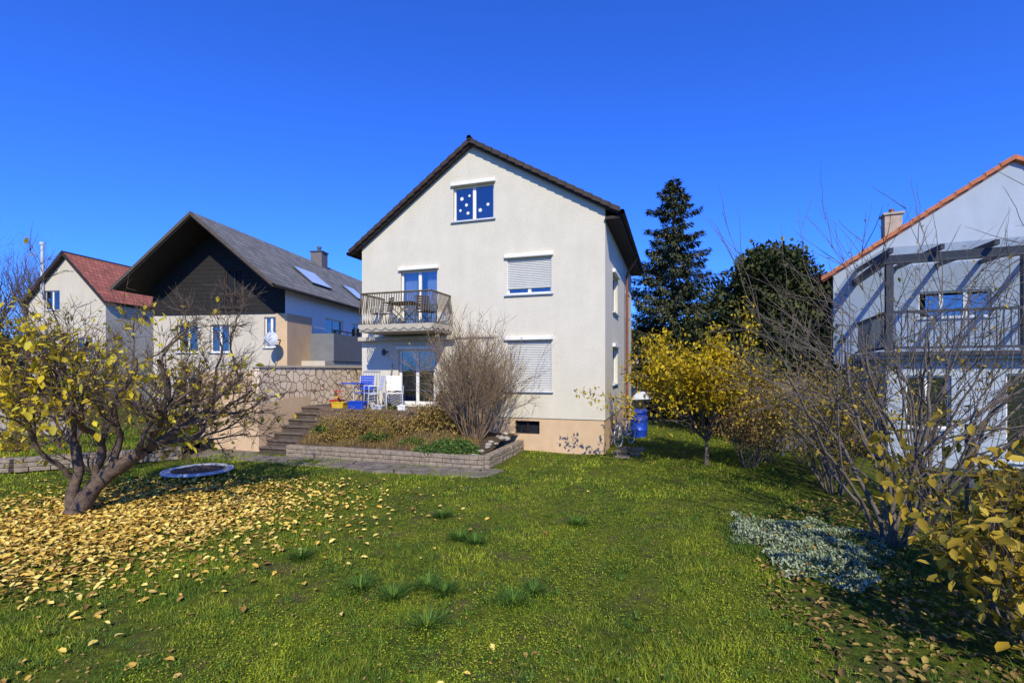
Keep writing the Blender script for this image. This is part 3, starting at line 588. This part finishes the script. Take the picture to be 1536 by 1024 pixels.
mesh_py('glass_roof',[(ax0-.1,ay-.35,5.35),(ax1,ay-.35,5.35),(ax1,-.03,5.56),(ax0-.1,-.03,5.56)],[(0,1,2,3)],GLASS,PG)
boxes('balustrade_rail',[(ax0,ax1,ay-.002,ay+.05,3.75,3.82),(ax0,ax1,ay-.002,ay+.05,2.86,2.92),(ax0,ax0+.05,ay+.17,-.02,3.75,3.82),(ax0,ax0+.05,ay+.17,-.02,2.86,2.92)],DARKM,PG)
boxes('balustrade_bars',[(ax0+.18+i*.13,ax0+.2+i*.13,ay+.014,ay+.034,2.92,3.75) for i in range(60)]+[(ax0+.014,ax0+.034,ay+.25+i*.13,ay+.27+i*.13,2.92,3.75) for i in range(24)],DARKM,PG)
# ------------------------------------------------------------------ distant building & trees
DB=empty('distant_building',(9.5,44,0),-.1)
boxes('body',[(-2.5,9,0,8,0,4.0)],M('distant_wall',(.6,.53,.47),.9,.05,1),DB)
boxes('parapet',[(-2.6,9.1,-.1,8.1,4.003,4.25)],CONC,DB)
boxes('windows',[(-1.8+i*2.2,-.9+i*2.2,-.02,.01,z,z+1.2) for i in range(5) for z in (1.7,)],INT,DB)
# ------------------------------------------------------------------ vegetation generators
def nrmz(v): return v/(np.linalg.norm(v)+1e-9)
MINR=.0035
def grow(out,tips,p,dr,L,r,lev,mx,wob=.18,trop=.05,nch=(3,5),ang=(.4,.9),rat=(.5,.75),tmin=.3,rr=.6,seg=.14,tipr=.45):
    n=max(3,int(L/seg)); pts=[p.copy()]; rad=[r]; d=dr.copy(); 
    for i in range(n):
        d=nrmz(d+RNG.normal(0,wob,3)*(.6)+np.array([0,0,trop])); p=p+d*L/n; pts.append(p.copy()); rad.append(r*(1-(1-tipr)*(i+1)/n))
    if lev==mx: rad[-1]=r*.25
    out.append((np.array(pts),np.array(rad)))
    if lev>=mx-1:
        for q in pts[1:]: tips.append((q.copy(),lev))
    if lev<mx:
        for c in range(random.randint(nch[0],nch[1])):
            t=random.uniform(tmin,1); i=min(n,int(t*n)); base=pts[i]; dd=nrmz(pts[i]-pts[max(0,i-1)]) if i>0 else dr
            a=random.uniform(*ang); perp=nrmz(np.cross(dd,RNG.normal(0,1,3))); nd=nrmz(dd*math.cos(a)+perp*math.sin(a))
            grow(out,tips,base,nd,L*random.uniform(*rat),max(rad[i]*rr,MINR),lev+1,mx,wob,trop,nch,ang,rat,tmin,rr,seg,tipr)
def leafcloud(name,P,size,mat,parent,jit=.05,tv=LEAF_V,tf=LEAF_F,droop=True):
    n=len(P); P=P+RNG.normal(0,jit,(n,3))
    R=rots(U(0,6.28,n),U(-1.6,.3,n) if droop else U(-1.5,1.5,n),U(-.8,.8,n))
    return scatter(name,tv,tf,P,R,U(size*.6,size*1.25,n),mat,None,parent)
# left tree: short gnarly leaning trunk, wide crown of crooked limbs
LT=empty('autumn_garden_tree'); out=[];tips=[]
random.seed(3); MINR=.0045
trunk=np.array([[-7.1,8.05,-.1],[-6.98,8.05,.16],[-6.82,8.1,.42],[-6.55,8.06,.66],[-6.25,8.13,.88],[-5.95,8.12,1.05]]); out.append((trunk,np.array([.2,.15,.12,.125,.1,.095])))
trunk=np.array([[-7.05,8.0,-.1],[-7.1,8.0,.3],[-7.02,8.05,.7],[-7.12,8.1,1.1]]); out.append((trunk,np.array([.11,.085,.075,.07])))
stems=[((-5.95,8.12,1.05),(.8,.1,.6),1.9,.07),((-5.95,8.12,1.05),(.35,-.1,1),1.9,.065),((-5.95,8.12,1.05),(.9,.4,.35),1.8,.055),((-6.82,8.1,.42),(.1,.25,1),2.1,.065),((-6.55,8.06,.66),(.15,-.2,1),2.1,.06),((-7.12,8.1,1.1),(-.45,0,.8),1.7,.06),((-7.12,8.1,1.1),(-.8,.2,.5),1.6,.05),((-7.12,8.1,1.1),(.1,-.3,1),1.8,.05),((-6.75,8.1,.45),(.5,.6,.9),1.8,.05),((-6.2,8.1,.9),(.9,-.4,.45),1.8,.05),((-7.1,8,.6),(-.3,-.6,.9),1.7,.045),((-6.2,8.1,.9),(1,.3,.4),2.0,.045)]
for s,dv,L,r in stems: grow(out,tips,np.array(s),nrmz(np.array(dv)),L,r,1,5,.3,.075,(4,5),(.35,.95),(.45,.7),.25,.56,seg=.11)
tubes('trunk_and_branches',out,BARK,LT,6)
TP=np.array([t[0] for t in tips]); w=np.clip((-4.7-TP[:,0])/2.5,.08,1)*np.clip((3.9-TP[:,2])/1.5,.15,1)
sel=RNG.choice(len(TP),2200,p=w/w.sum()); leafcloud('yellow_leaves',TP[sel],.125,YLEAF,LT,.05)
MINR=.0035
def shrub(name,base,h,rad,stemsn,mat,leafmat,nleaf,lsize,spread=.5,mx=3,r0=.03,trunk_h=0,lean=(0,0),leafw=None,nch=(3,5),trop=.05,jit=.06,wob=.16,hfr=(.45,.65)):
    E=empty(name); out=[];tips=[]; base=np.array(base,float)
    st=base.copy()
    if trunk_h>0:
        tp_=np.array([base+np.array([lean[0]*t,lean[1]*t,trunk_h*t]) for t in (0,.3,.6,1)]); tp_[0,2]-=.05; out.append((tp_,np.array([r0*2.3,r0*1.8,r0*1.6,r0*1.4]))); st=tp_[-1]
    for i in range(stemsn):
        a=6.283*i/stemsn+random.uniform(-.4,.4); s=random.uniform(.1,1)*spread
        dv=nrmz(np.array([math.cos(a)*s,math.sin(a)*s,1.0])); off=np.array([math.cos(a),math.sin(a),0])*rad*.12*(0 if trunk_h else 1)
        grow(out,tips,st+off,dv,h*random.uniform(*hfr),r0*random.uniform(.7,1.1),1,mx,wob,trop,nch,(.25,.7),(.5,.75),.25,.6)
    tubes('branches',out,mat,E,5)
    TP=np.array([t[0] for t in tips])
    if nleaf:
        w=np.ones(len(TP)) if leafw is None else leafw(TP)
        sel=RNG.choice(len(TP),nleaf,p=w/w.sum()); leafcloud('leaves',TP[sel],lsize,leafmat,E,jit)
    return E
random.seed(11)
lowleaf=lambda T:np.clip(2.6-T[:,2],.05,2)
shrub('yellow_leaved_tree',(4.85,12.4,0),3.1,1.2,15,BARKG,FORS,9500,.105,1.2,3,.032,.55,(.02,0),lambda T:np.clip((T[:,2]-1.2),.02,1.2)*np.clip(1.8-.9*(T[:,0]-4.8),.3,2),(4,6),.02,.09,.16,(.4,.68))
shrub('brown_shrub',(5.7,11.9,0),2.3,1,18,TWIG,BRLEAF,3800,.07,.8,3,.014,0,jit=.08)
shrub('brown_shrub',(6.4,12.6,0),2.6,1,16,TWIG,OCHRE,2800,.075,.8,3,.014,0,jit=.08)
shrub('ochre_shrub',(6.1,9.4,0),2.8,1,14,BARKG,OCHRE,2400,.07,.55,3,.018,0,jit=.06)
shrub('ochre_shrub',(6.9,10.6,0),3.0,1,12,BARKG,OCHRE,2300,.075,.6,3,.018,0,jit=.06)
MINR=.0055
shrub('bare_shrub',(5.0,6.5,0),4.7,1,11,BARKG,OCHRE,420,.07,.6,4,.032,0,(0,0),lowleaf,(2,4),.0)
shrub('bare_shrub',(6.3,7.6,0),4.9,1,9,BARKG,OCHRE,380,.07,.6,4,.03,0,(0,0),lowleaf,(2,4),.0)
shrub('bare_shrub',(7.4,8.9,0),5.0,1,8,BARKG,OCHRE,300,.07,.45,4,.028,0,(0,0),lowleaf,(2,4),.02)
shrub('bare_shrub',(-9.3,11.0,.1),3.0,1,12,BARK,YLEAF,350,.08,.7,4,.022,0,(0,0),None,(3,4),.03)
shrub('bare_shrub',(-11.2,12.6,.3),3.6,1,12,BARK,YLEAF,350,.09,.7,4,.025,0,(0,0),None,(3,4),.03)
MINR=.0035
shrub('foreground_shrub',(4.65,4.6,0),2.4,.8,16,BARKG,OCHRE,1600,.125,.8,3,.014,0,(0,0),lambda T:np.clip(2.2-T[:,2],.1,2),(3,5))
shrub('foreground_shrub',(4.1,3.8,0),1.5,.8,12,BARKG,OCHRE,800,.12,.8,3,.01,0,(0,0),None,(3,5))
def hw_(x,y,z): a,b=h2w(x,y); return (a,b,z)
MINR=.005
shrub('upright_bare_bush',hw_(-3.3,-1.5,.45),3.2,1.8,60,TWIG,BRLEAF,1500,.05,.8,4,.016,0,(0,0),lambda T:np.clip(T[:,2]-1.2,.1,2),(3,4),.06,.04,.1,(.45,.62))
MINR=.0035
def mound(name,c,rx,ry,h,n,size,mat,tv=CLUMP_V,tf=CLUMP_F,up=False,parent=None):
    a=U(0,6.283,n); r=np.sqrt(U(0,1,n)); z=np.sqrt(np.clip(1-r**2,0,1))*U(.3,1,n)**.5
    bump=1+.25*np.sin(3*a+c[0])*r+.15*np.sin(7*a)
    P=np.stack([c[0]+rx*r*np.cos(a)*bump,c[1]+ry*r*np.sin(a)*bump,c[2]+h*z*(1+.25*np.sin(9*a+5*r)+.2*np.sin(13*a-8*r))],-1)
    R=rots(U(0,6.28,n),U(.2,1.5,n) if up else U(-1.4,1.4,n),U(-.8,.8,n))
    return scatter(name,tv,tf,P,R,U(size*.6,size*1.3,n),mat,None,parent)
mound('creeping_juniper',hw_(-3.4,-2.6,.26),.75,.35,.3,9000,.05,JUN)
mound('low_green_shrub',hw_(-4.6,-2.3,.4),.4,.25,.15,2000,.045,JUN)
RB=shrub('red_brown_shrub',hw_(-4.3,-1.5,.6),1.2,.5,22,TWIG,BRLEAF,1500,.075,1.0,2,.008,0)
mound('inner_foliage',hw_(-4.4,-1.6,.6),.7,.5,.65,2600,.075,BRLEAF,LEAF_V,LEAF_F,parent=RB)
shrub('red_brown_shrub',hw_(-5.2,-1.9,.5),.9,.5,18,TWIG,BRLEAF,900,.06,1.1,2,.007,0)
for i,(x,y) in enumerate(((-5.7,-2.3),(-6.4,-2.1),(-7.1,-2.35),(-7.6,-2.0),(-6.0,-1.8),(-6.9,-1.8))):
    zz=float(soilz(np.array(x),np.array(y)))-.05
    e=shrub('dry_perennials',hw_(x+.1,y,zz),.85,.6,18,TWIG,BRLEAF if i%2 else OCHRE,420,.05,1.2,2,.006,0)
    mound('clump',hw_(x,y,zz),.42,.3,.2,1300,.05,BRLEAF if i%3 else JUN,parent=e)
n=7000; hx=U(-8,-3,n); hy=U(-2.75,-1.6,n); wx,wy=h2w(hx,hy); L=U(.06,.18,n)
scatter('dry_grass',BL_V,BL_F,np.stack([wx,wy,soilz(hx,hy)],-1),rots(U(0,6.28,n),U(-.9,.5,n),U(-.3,.3,n)),np.stack([U(.006,.01,n),L,L],-1),BRLEAF)
# silver ground cover: flat loose mat
n=12500; a=U(0,6.283,n); r=U(0,1,n)**.62; edge=1+.22*np.sin(3*a+1)+.13*np.sin(7*a)+.08*np.sin(13*a)
P=np.stack([3.95+.95*r*edge*np.cos(a)+.2*r*np.sin(a),6.55+1.15*r*edge*np.sin(a),.02+.05*np.sqrt(np.clip(1-r**2,0,1))*U(.4,1,n)+.03*np.sin(5*a+9*r)+U(0,.04,n)],-1)
scatter('silver_ground_cover',LEAF_V,LEAF_F,P,rots(U(0,6.28,n),U(.0,1.2,n),U(-.5,.5,n)),U(.02,.05,n),SILVER)
n=7000; a=U(0,6.283,n); r=U(0,1,n)**.5; L=U(.06,.13,n); xx=4.0+1.1*r*np.cos(a); yy=6.55+1.4*r*np.sin(a)
scatter('ground_cover_grass',BL_V,BL_F,np.stack([xx,yy,gz(xx,yy)],-1),rots(U(0,6.28,n),U(-.8,.3,n),U(-.3,.3,n)),np.stack([U(.004,.008,n),L,L],-1),TUFTM)
# spruce
def spruce(name,x,y,h,w):
    E=empty(name); rng=RNG; br=[([(x,y,0),(x,y,h*.5),(x,y,h)],[.25,.15,.02])]; P=[];D=[]
    whorls=30
    for wi in range(whorls):
        t0=(wi+.5)/whorls; nb=int(6+4*(1-t0))
        for b in range(nb):
            t=t0+rng.uniform(-.01,.01); z=h*(.1+.88*t); L=w*.5*(1-t)**.75*rng.uniform(.55,1.25)+.12; a=wi*.9+b*6.283/nb+rng.normal(0,.2)
            d=np.array([math.cos(a),math.sin(a)]); m=5; pts=[]
            cv=lambda q:(L*(-.42*q+.4*q*q) if t<.8 else L*(.35*q))
            for q in range(m+1):
                s=q/m; pts.append((x+d[0]*L*s,y+d[1]*L*s,z+cv(s)))
            br.append((pts,[.035*(1-.8*s/m)*(1.3-t) for s in range(m+1)]))
            k=int(24+L*62); s=rng.uniform(.08,1,k)**.8; pp=np.stack([x+d[0]*L*s,y+d[1]*L*s,z+np.array([cv(q) for q in s])],-1)
            side=np.array([-d[1],d[0]]); off=rng.uniform(-1,1,k)*(.06+.3*L*(1-s)); pp[:,0]+=side[0]*off; pp[:,1]+=side[1]*off; pp[:,2]-=rng.uniform(0,.24,k)*min(1,L*.8)
            P.append(pp); D+=[a]*k
    P=np.vstack(P); n=len(P); yaw=np.array(D)-1.57+U(-.9,.9,n)
    tubes('trunk_and_limbs',br,BARK,E,4)
    scatter('needles',CLUMP_V,CLUMP_F,P,rots(yaw,U(-1.2,.15,n),U(-.6,.6,n)),np.stack([U(.08,.17,n),U(.2,.36,n),U(.2,.3,n)],-1),SPRUCE,None,E)
spruce('spruce_tree',9.1,28,13.3,8.2)
def crown(name,c,lobes,n,size,mat,trunk=None):
    E=empty(name); P=[]
    tot=sum(l[3]**2 for l in lobes)
    for (lx,ly,lz,r) in lobes:
        k=int(n*r*r/tot); v=RNG.normal(0,1,(k,3)); v/=np.linalg.norm(v,axis=1)[:,None]
        ph=np.arctan2(v[:,1],v[:,0]); rad=r*(1+.2*np.sin(5*ph+3*v[:,2]*4)+.14*np.sin(11*v[:,2]+3*ph)+.08*np.sin(17*ph-9*v[:,2]))*U(.45,1.06,k)**.35
        P.append(np.array([c[0]+lx,c[1]+ly,c[2]+lz])+v*rad[:,None])
    P=np.vstack(P); P=P[P[:,2]>.05]; m=len(P)
    scatter('foliage',CLUMP_V,CLUMP_F,P,rots(U(0,6.28,m),U(-.3,1.6,m),U(-.9,.9,m)),U(size*.6,size*1.4,m),mat,None,E)
    if trunk: tubes('trunk',[([(c[0],c[1],-.05),(c[0],c[1],trunk*.5),(c[0]+.1,c[1],trunk)],[.2,.16,.06])],BARK,E,6)
lob=[(0,0,2.2,2.0),(0,0,3.6,1.9),(.2,0,4.9,1.3),(-.9,-.2,4.4,1.0),(1.0,-.2,4.5,1.0),(-.4,-.5,5.4,.9),(.5,0,5.8,.75),(1.4,0,3.2,1.0),(-1.4,0,3.0,1.0),(0,-.3,1.2,1.9),(-.2,.3,6.0,.6)]
crown('dark_yew_tree',(9.1,17.6,.1),lob,60000,.15,YEW,5)
crown('dark_yew_tree',(8.6,21.5,0),[(0,0,1.5,1.6),(0,0,2.9,1.3),(-.2,0,3.8,.8)],13000,.17,YEW,3)
def masses(name,items,mat):
    P=[]
    for (x,y,r,h) in items:
        k=int(700*r); v=RNG.normal(0,1,(k,3)); v/=np.linalg.norm(v,axis=1)[:,None]; v*=U(.5,1,k)[:,None]**.4
        P.append(np.array([x,y,h*.5])+v*np.array([r,r,h*.55]))
    P=np.vstack(P); P=P[P[:,2]>0]; m=len(P)
    return scatter(name,CLUMP_V,CLUMP_F,P,randrot(m),U(.35,.8,m),mat)
its=[(x,RNG.uniform(58,80),RNG.uniform(2.5,4.5),RNG.uniform(4,8)) for x in np.arange(-90,95,4.5)]
masses('distant_trees',its,DISTL)
for i,x in enumerate(np.arange(-24,-14.5,1.6)):
    shrub('garden_hedge_bush',(x,16.3+(-x-14)*.2,.2),2.3,1,12,BARKG,OCHRE if i%2 else BRLEAF,1500,.09,.9,3,.016,0,jit=.1)
for (x,y,h) in ((-34,36,8.5),(-37,35,9.5),(-31,34.5,7.5)):
    random.seed(int(-x)); shrub('bare_background_tree',(x,y,0),h,1,7,BARK,None,0,.1,.5,4,.12,2.0,(0,0),None,(4,5),.05,.06,.14)
# ------------------------------------------------------------------ left terraces walls
stonewall('garden_stone_wall',[((-16,11.4),(-11.4,11.4)),((-11.4,11.4),(-8.7,13.1))],.32,.3,3,.42,STONE)
V=[(-40,11.55,.3),(-11.4,11.55,.3),(-8.75,13.3,.3),(-8.75,17,.3),(-14,19,.3),(-40,19,.3)]
mesh_py('raised_lawn',V,[(0,1,2,3,4,5)],GROUND)
n=30000; x=U(-17,-8.9,n); y=U(11.6,17,n); k=(y>11.6+np.clip(x+11.4,0,9)*.66); x=x[k];y=y[k];n=len(x); L=U(.05,.1,n)
scatter('raised_lawn_grass',BF_V,BF_F,np.stack([x,y,np.full(n,.3)],-1),rots(U(0,6.28,n),U(-.6,.3,n),U(-.2,.2,n)),np.stack([U(.01,.018,n),L,L],-1),GRASS)
stonewall('pale_garden_wall',[((-19,15.8),(-13.6,15.6))],1.1,.25,5,.5,M('pale_wall_stone',(.36,.32,.27),.9,.25,6,.4,30))
FE=empty('garden_fence')
fp=[(7.4,13.6),(7.35,11.6),(7.2,9.6),(7.0,7.6),(6.7,5.8),(6.4,4.2)]
boxes('posts',[(x-.04,x+.04,y-.04,y+.04,0,1.5) for x,y in fp],GREYM,FE)
tubes('wires',[([(fp[i][0],fp[i][1],z),(fp[i+1][0],fp[i+1][1],z)],[.004,.004]) for i in range(5) for z in np.arange(.15,1.5,.15)],GREYM,FE)
boxes('wooden_panel',[(7.5+i*.13,7.61+i*.13,14.1,14.13,.05,2.1) for i in range(7)],M('weathered_wood',(.12,.11,.1),.9,.3,6),FE)
# ------------------------------------------------------------------ props
def ring(cx,cy,cz,R,r,n=28,axis='z'):
    pts=[]
    for i in range(n+1):
        a=6.2832*i/n
        pts.append((cx+R*math.cos(a),cy+R*math.sin(a),cz) if axis=='z' else (cx,cy+R*math.cos(a),cz+R*math.sin(a)))
    return (pts,[r]*(n+1))
TJ=empty('mini_trampoline',(-6.95,11.0,-.1))
tubes('frame_ring',[ring(0,0,.22,.68,.025)]+[([(.66*math.cos(a),.66*math.sin(a),.22),(.66*math.cos(a),.66*math.sin(a),.05)],[.018]*2) for a in np.arange(0,6.2,1.047)],LIGHTM,TJ,8)
a_=np.linspace(0,6.2832,49)[:-1]; V=[(r*math.cos(t),r*math.sin(t),z) for r,z in ((.7,.225),(.62,.26),(.52,.235)) for t in a_]; F=[(q*48+i,q*48+(i+1)%48,(q+1)*48+(i+1)%48,(q+1)*48+i) for q in (0,1) for i in range(48)]
mesh_py('edge_pad',V,F,M('pad_pale_grey',(.38,.42,.45),.6,.1,4),TJ,smooth=True)
mesh_py('jump_mat',[(.53*math.cos(t),.53*math.sin(t),.232) for t in a_],[tuple(range(48))],BLACKP,TJ)
def lathe(name,prof,mat,parent=None,n=24,loc=(0,0,0)):
    V=[(loc[0]+r*math.cos(t),loc[1]+r*math.sin(t),loc[2]+z) for r,z in prof for t in np.linspace(0,6.2832,n,endpoint=False)]
    F=[(q*n+i,q*n+(i+1)%n,(q+1)*n+(i+1)%n,(q+1)*n+i) for q in range(len(prof)-1) for i in range(n)]
    return mesh_py(name,V,F,mat,parent,smooth=True)
bp=[(0,0),(.24,0),(.26,.04),(.27,.25),(.285,.27),(.285,.3),(.27,.32),(.27,.58),(.285,.6),(.285,.63),(.26,.66),(.25,.85),(.275,.86),(.275,.92),(.25,.93),(0,.94)]
for hx,hy in ((.62,3.9),(.62,4.55)): lathe('rain_barrel',bp,BLUEP,None,24,hw_(hx,hy,0))
BI=empty('bicycle',hw_(.36,1.9,0),HR-.3)
tubes('wheels',[ring(0,-.5,.34,.33,.02,28,'x'),ring(0,.5,.34,.33,.02,28,'x')],LIGHTM,BI,6)
tubes('spokes',[([(0,c,.34),(0,c+.32*math.cos(a),.34+.32*math.sin(a))],[.003]*2) for c in (-.5,.5) for a in np.arange(0,6.2,.52)],LIGHTM,BI,3)
tubes('frame',[([(0,.5,.34),(0,.05,.3)],[.014]*2),([(0,.05,.3),(0,.15,.85)],[.016]*2),([(0,.5,.34),(0,.13,.75)],[.01]*2),([(0,.05,.3),(0,-.35,.78)],[.018]*2),([(0,.13,.75),(0,-.33,.85)],[.018]*2),([(0,-.5,.34),(0,-.36,.75),(0,-.31,1.0)],[.014]*3),([(-.28,-.25,1.0),(0,-.31,1.02),(.28,-.25,1.0)],[.013]*3)],WHITE,BI,6)
boxes('saddle',[(-.07,.07,.02,.28,.86,.91)],BLACKP,BI,.02)
def chair(name,x,y,z,rz,frm,seat):
    e=empty(name,hw_(x,y,z),HR+rz)
    tubes('frame',[([(sx,-.22,0),(sx,-.2,.42),(sx,.2,.44),(sx,.3,.95)],[.013]*4) for sx in (-.23,.23)]+[([(sx,.3,0),(sx,.2,.44),(sx,.18,.66),(sx,-.2,.66),(sx,-.2,.42)],[.012]*5) for sx in (-.25,.25)],frm,e,5)
    boxes('seat',[(-.22,.22,-.2+i*.08,-.14+i*.08,.43,.45) for i in range(5)],seat,e,.005)
    V=[];F=[]
    for i in range(6):
        o=len(V);z0=.52+i*.075;y0=.215+(z0-.45)*.19
        V+=[(-.22,y0,z0),(.22,y0,z0),(.22,y0+.012,z0+.06),(-.22,y0+.012,z0+.06)];F.append((o,o+1,o+2,o+3))
    mesh_py('backrest',V,F,seat,e); return e
chair('garden_chair',-6.15,-.8,1.2,.6,LIGHTM,WHITE)
chair('garden_chair',-6.75,-1.0,1.2,-.7,LIGHTM,LIGHTM)
chair('garden_chair',-7.25,-.75,1.2,.2,LIGHTM,BLUEP)
chair('garden_chair',-6.6,-.75,bz,-.6,LIGHTM,SOFFIT); chair('garden_chair',-5.1,-.75,bz,.9,GREYM,SOFFIT)
def table(name,x,y,z,w,mat):
    e=empty(name,hw_(x,y,z),HR); boxes('top',[(-w,w,-.35+i*.12,-.25+i*.12,.7,.73) for i in range(6)],mat,e,.004)
    tubes('legs',[([(-w*.9,s,0),(w*.8,s,.7)],[.014]*2) for s in (-.3,.3)]+[([(w*.9,s,0),(-w*.8,s,.7)],[.014]*2) for s in (-.3,.3)],GREYM,e,5)
table('balcony_table',-5.85,-.75,bz,.45,SOFFIT); table('terrace_table',-7.75,-.45,1.2,.35,BLUEP)
def crate(name,x,y,z,w,l,h,mat):
    e=empty(name,hw_(x,y,z),HR+.1); V=[]
    for s,zz in ((.85,0),(1,h),(1.06,h),(1.06,h-.03),(.93,h),(.8,.03)):
        V+=[(-w*s,-l*s,zz),(w*s,-l*s,zz),(w*s,l*s,zz),(-w*s,l*s,zz)]
    F=[(0,1,2,3)]+[(q*4+i,q*4+(i+1)%4,(q+1)*4+(i+1)%4,(q+1)*4+i) for q in (0,) for i in range(4)]+[(4+i,4+(i+1)%4,8+(i+1)%4,8+i) for i in range(4)]+[(8+i,8+(i+1)%4,12+(i+1)%4,12+i) for i in range(4)]+[(4+i,4+(i+1)%4,16+(i+1)%4,16+i) for i in range(4)]+[(16+i,16+(i+1)%4,20+(i+1)%4,20+i) for i in range(4)]+[(20,21,22,23)]
    mesh_py('tub',V,F,mat,e); return e
crate('plastic_tub',-7.0,-1.4,1.2,.26,.14,.22,BLUEP); crate('plastic_tub',-7.75,-1.25,1.2,.2,.14,.18,YELP); crate('plastic_tub',-6.3,-1.42,1.2,.17,.12,.12,LIGHTM); crate('plastic_tub',-8.1,-.9,1.2,.16,.16,.22,REDP); crate('plastic_tub',-5.85,-1.4,1.2,.1,.1,.1,JUN); crate('plastic_tub',-5.5,-1.42,1.2,.12,.1,.14,WHITE)
DR=empty('drying_rack',hw_(-7.45,-.12,1.2),HR)
tubes('bars',[([(-.3+i*.1,.0,.1),(-.3+i*.1,.08,1.1)],[.008]*2) for i in range(7)]+[([(-.32,0,.1),(.32,0.0,.1)],[.012]*2),([(-.32,.08,1.1),(.32,.08,1.1)],[.012]*2),([(-.32,0,.1),(-.32,-.1,0)],[.012]*2),([(.32,0,.1),(.32,-.1,0)],[.012]*2)],LIGHTM,DR,5)
BR=empty('garden_broom',hw_(-6.72,-.1,1.2),HR)
tubes('handle',[([(0,-.2,.1),(.05,.05,1.35)],[.014]*2)],TWIG,BR,6); boxes('bristles',[(-.14,.14,-.24,-.17,0,.12)],RAIL,BR,.01)
RT=empty('toy_tricycle',hw_(-8.0,-1.0,1.2),HR+.8)
tubes('wheels',[ring(0,-.25,.14,.12,.025,16,'x'),ring(-.17,.2,.1,.08,.025,16,'x'),ring(.17,.2,.1,.08,.025,16,'x')],BLACKP,RT,6)
tubes('frame',[([(0,-.25,.14),(0,-.2,.5)],[.015]*2),([(-.15,-.17,.5),(.15,-.17,.5)],[.014]*2),([(0,-.2,.34),(0,.2,.16)],[.02]*2),([(-.17,.2,.1),(.17,.2,.1)],[.012]*2)],REDP,RT,6)
boxes('seat',[(-.1,.1,.0,.2,.27,.32)],YELP,RT,.02)
lathe('flower_pot',[(0,0),(.1,0),(.14,.2),(.16,.2),(.16,.24),(.13,.24),(.12,.18),(0,.18)],ORANGE,None,18,hw_(-4.75,-.35,1.2))
mound('flower_pot_plant',hw_(-4.75,-.35,1.4),.2,.2,.25,700,.06,LM('red_flowers',[(.05,.12,.02),(.08,.16,.03),(.5,.02,.02)],0,.6))
CR=empty('parked_car',(6.4,24.5,0),.15)
prof=[(-2.1,.35),(-2.12,.62),(-2.0,.78),(-1.1,.9),(-.55,1.36),(.75,1.4),(1.45,.98),(2.0,.9),(2.1,.6),(2.08,.32)]
n=len(prof)
V=[(x,yy*(.76 if z>1.1 else 1),z) for yy in (-.86,.86) for x,z in prof]
F=[tuple(range(n)),tuple(range(2*n-1,n-1,-1))]+[(i,(i+1)%n,n+(i+1)%n,n+i) for i in range(n)]
mesh_py('body',V,F,CARP,CR,.05)
for sg in (-1,1):
    mesh_py('side_window',[(-.95,sg*.865,.93),(.0,sg*.865,.95),(.0,sg*.69,1.3),(-.5,sg*.69,1.3)],[(0,1,2,3)],LIGHTM,CR); mesh_py('side_window',[(.06,sg*.865,.95),(1.2,sg*.865,1.0),(.72,sg*.69,1.32),(.06,sg*.69,1.32)],[(0,1,2,3)],LIGHTM,CR)
tubes('wheels',[([(x,s*.7,.32),(x,s*.88,.32)],[.32,.32]) for x in (-1.35,1.35) for s in (-1,1)]+[([(x,s*.885,.32),(x,s*.89,.32)],[.2,.02]) for x in (-1.35,1.35) for s in (-1,1)],BLACKP,CR,18)
# ------------------------------------------------------------------ world, sun, camera
az=math.atan2(.12,-.99); elv=math.radians(38)
w=bpy.data.worlds.new('World'); S.world=w; w.use_nodes=True; N=w.node_tree.nodes; L=w.node_tree.links
sk=N.new('ShaderNodeTexSky'); sk.sky_type='NISHITA'; sk.sun_disc=False; sk.sun_elevation=elv; sk.sun_rotation=az%(2*math.pi)
sk.air_density=1.0; sk.dust_density=.3; sk.ozone_density=3.0; sk.altitude=300
mx=N.new('ShaderNodeMix'); mx.data_type='RGBA'; mx.blend_type='MULTIPLY'; mx.inputs[0].default_value=1; mx.inputs[7].default_value=(.3,.8,2.2,1)
L.new(sk.outputs[0],mx.inputs[6]); L.new(mx.outputs[2],N['Background'].inputs['Color']); N['Background'].inputs['Strength'].default_value=.12
sun=bpy.data.lights.new('sun','SUN'); sun.energy=5.0; sun.angle=math.radians(.6); sun.color=(1,.93,.75)
so=bpy.data.objects.new('sun',sun); COL.objects.link(so)
to=Vector((math.sin(az)*math.cos(elv),math.cos(az)*math.cos(elv),math.sin(elv))); so.rotation_euler=to.to_track_quat('Z','Y').to_euler(); so.location=to*50
cam=bpy.data.cameras.new('camera'); co=bpy.data.objects.new('camera',cam); COL.objects.link(co)
co.location=(0,0,CH); co.rotation_euler=(math.radians(90),0,0); cam.lens=745/1536*36; cam.sensor_width=36; cam.shift_y=43/1536; cam.clip_end=3000; cam.clip_start=.05
S.camera=co
S.view_settings.view_transform='Standard'; S.view_settings.look='None'; S.view_settings.exposure=0
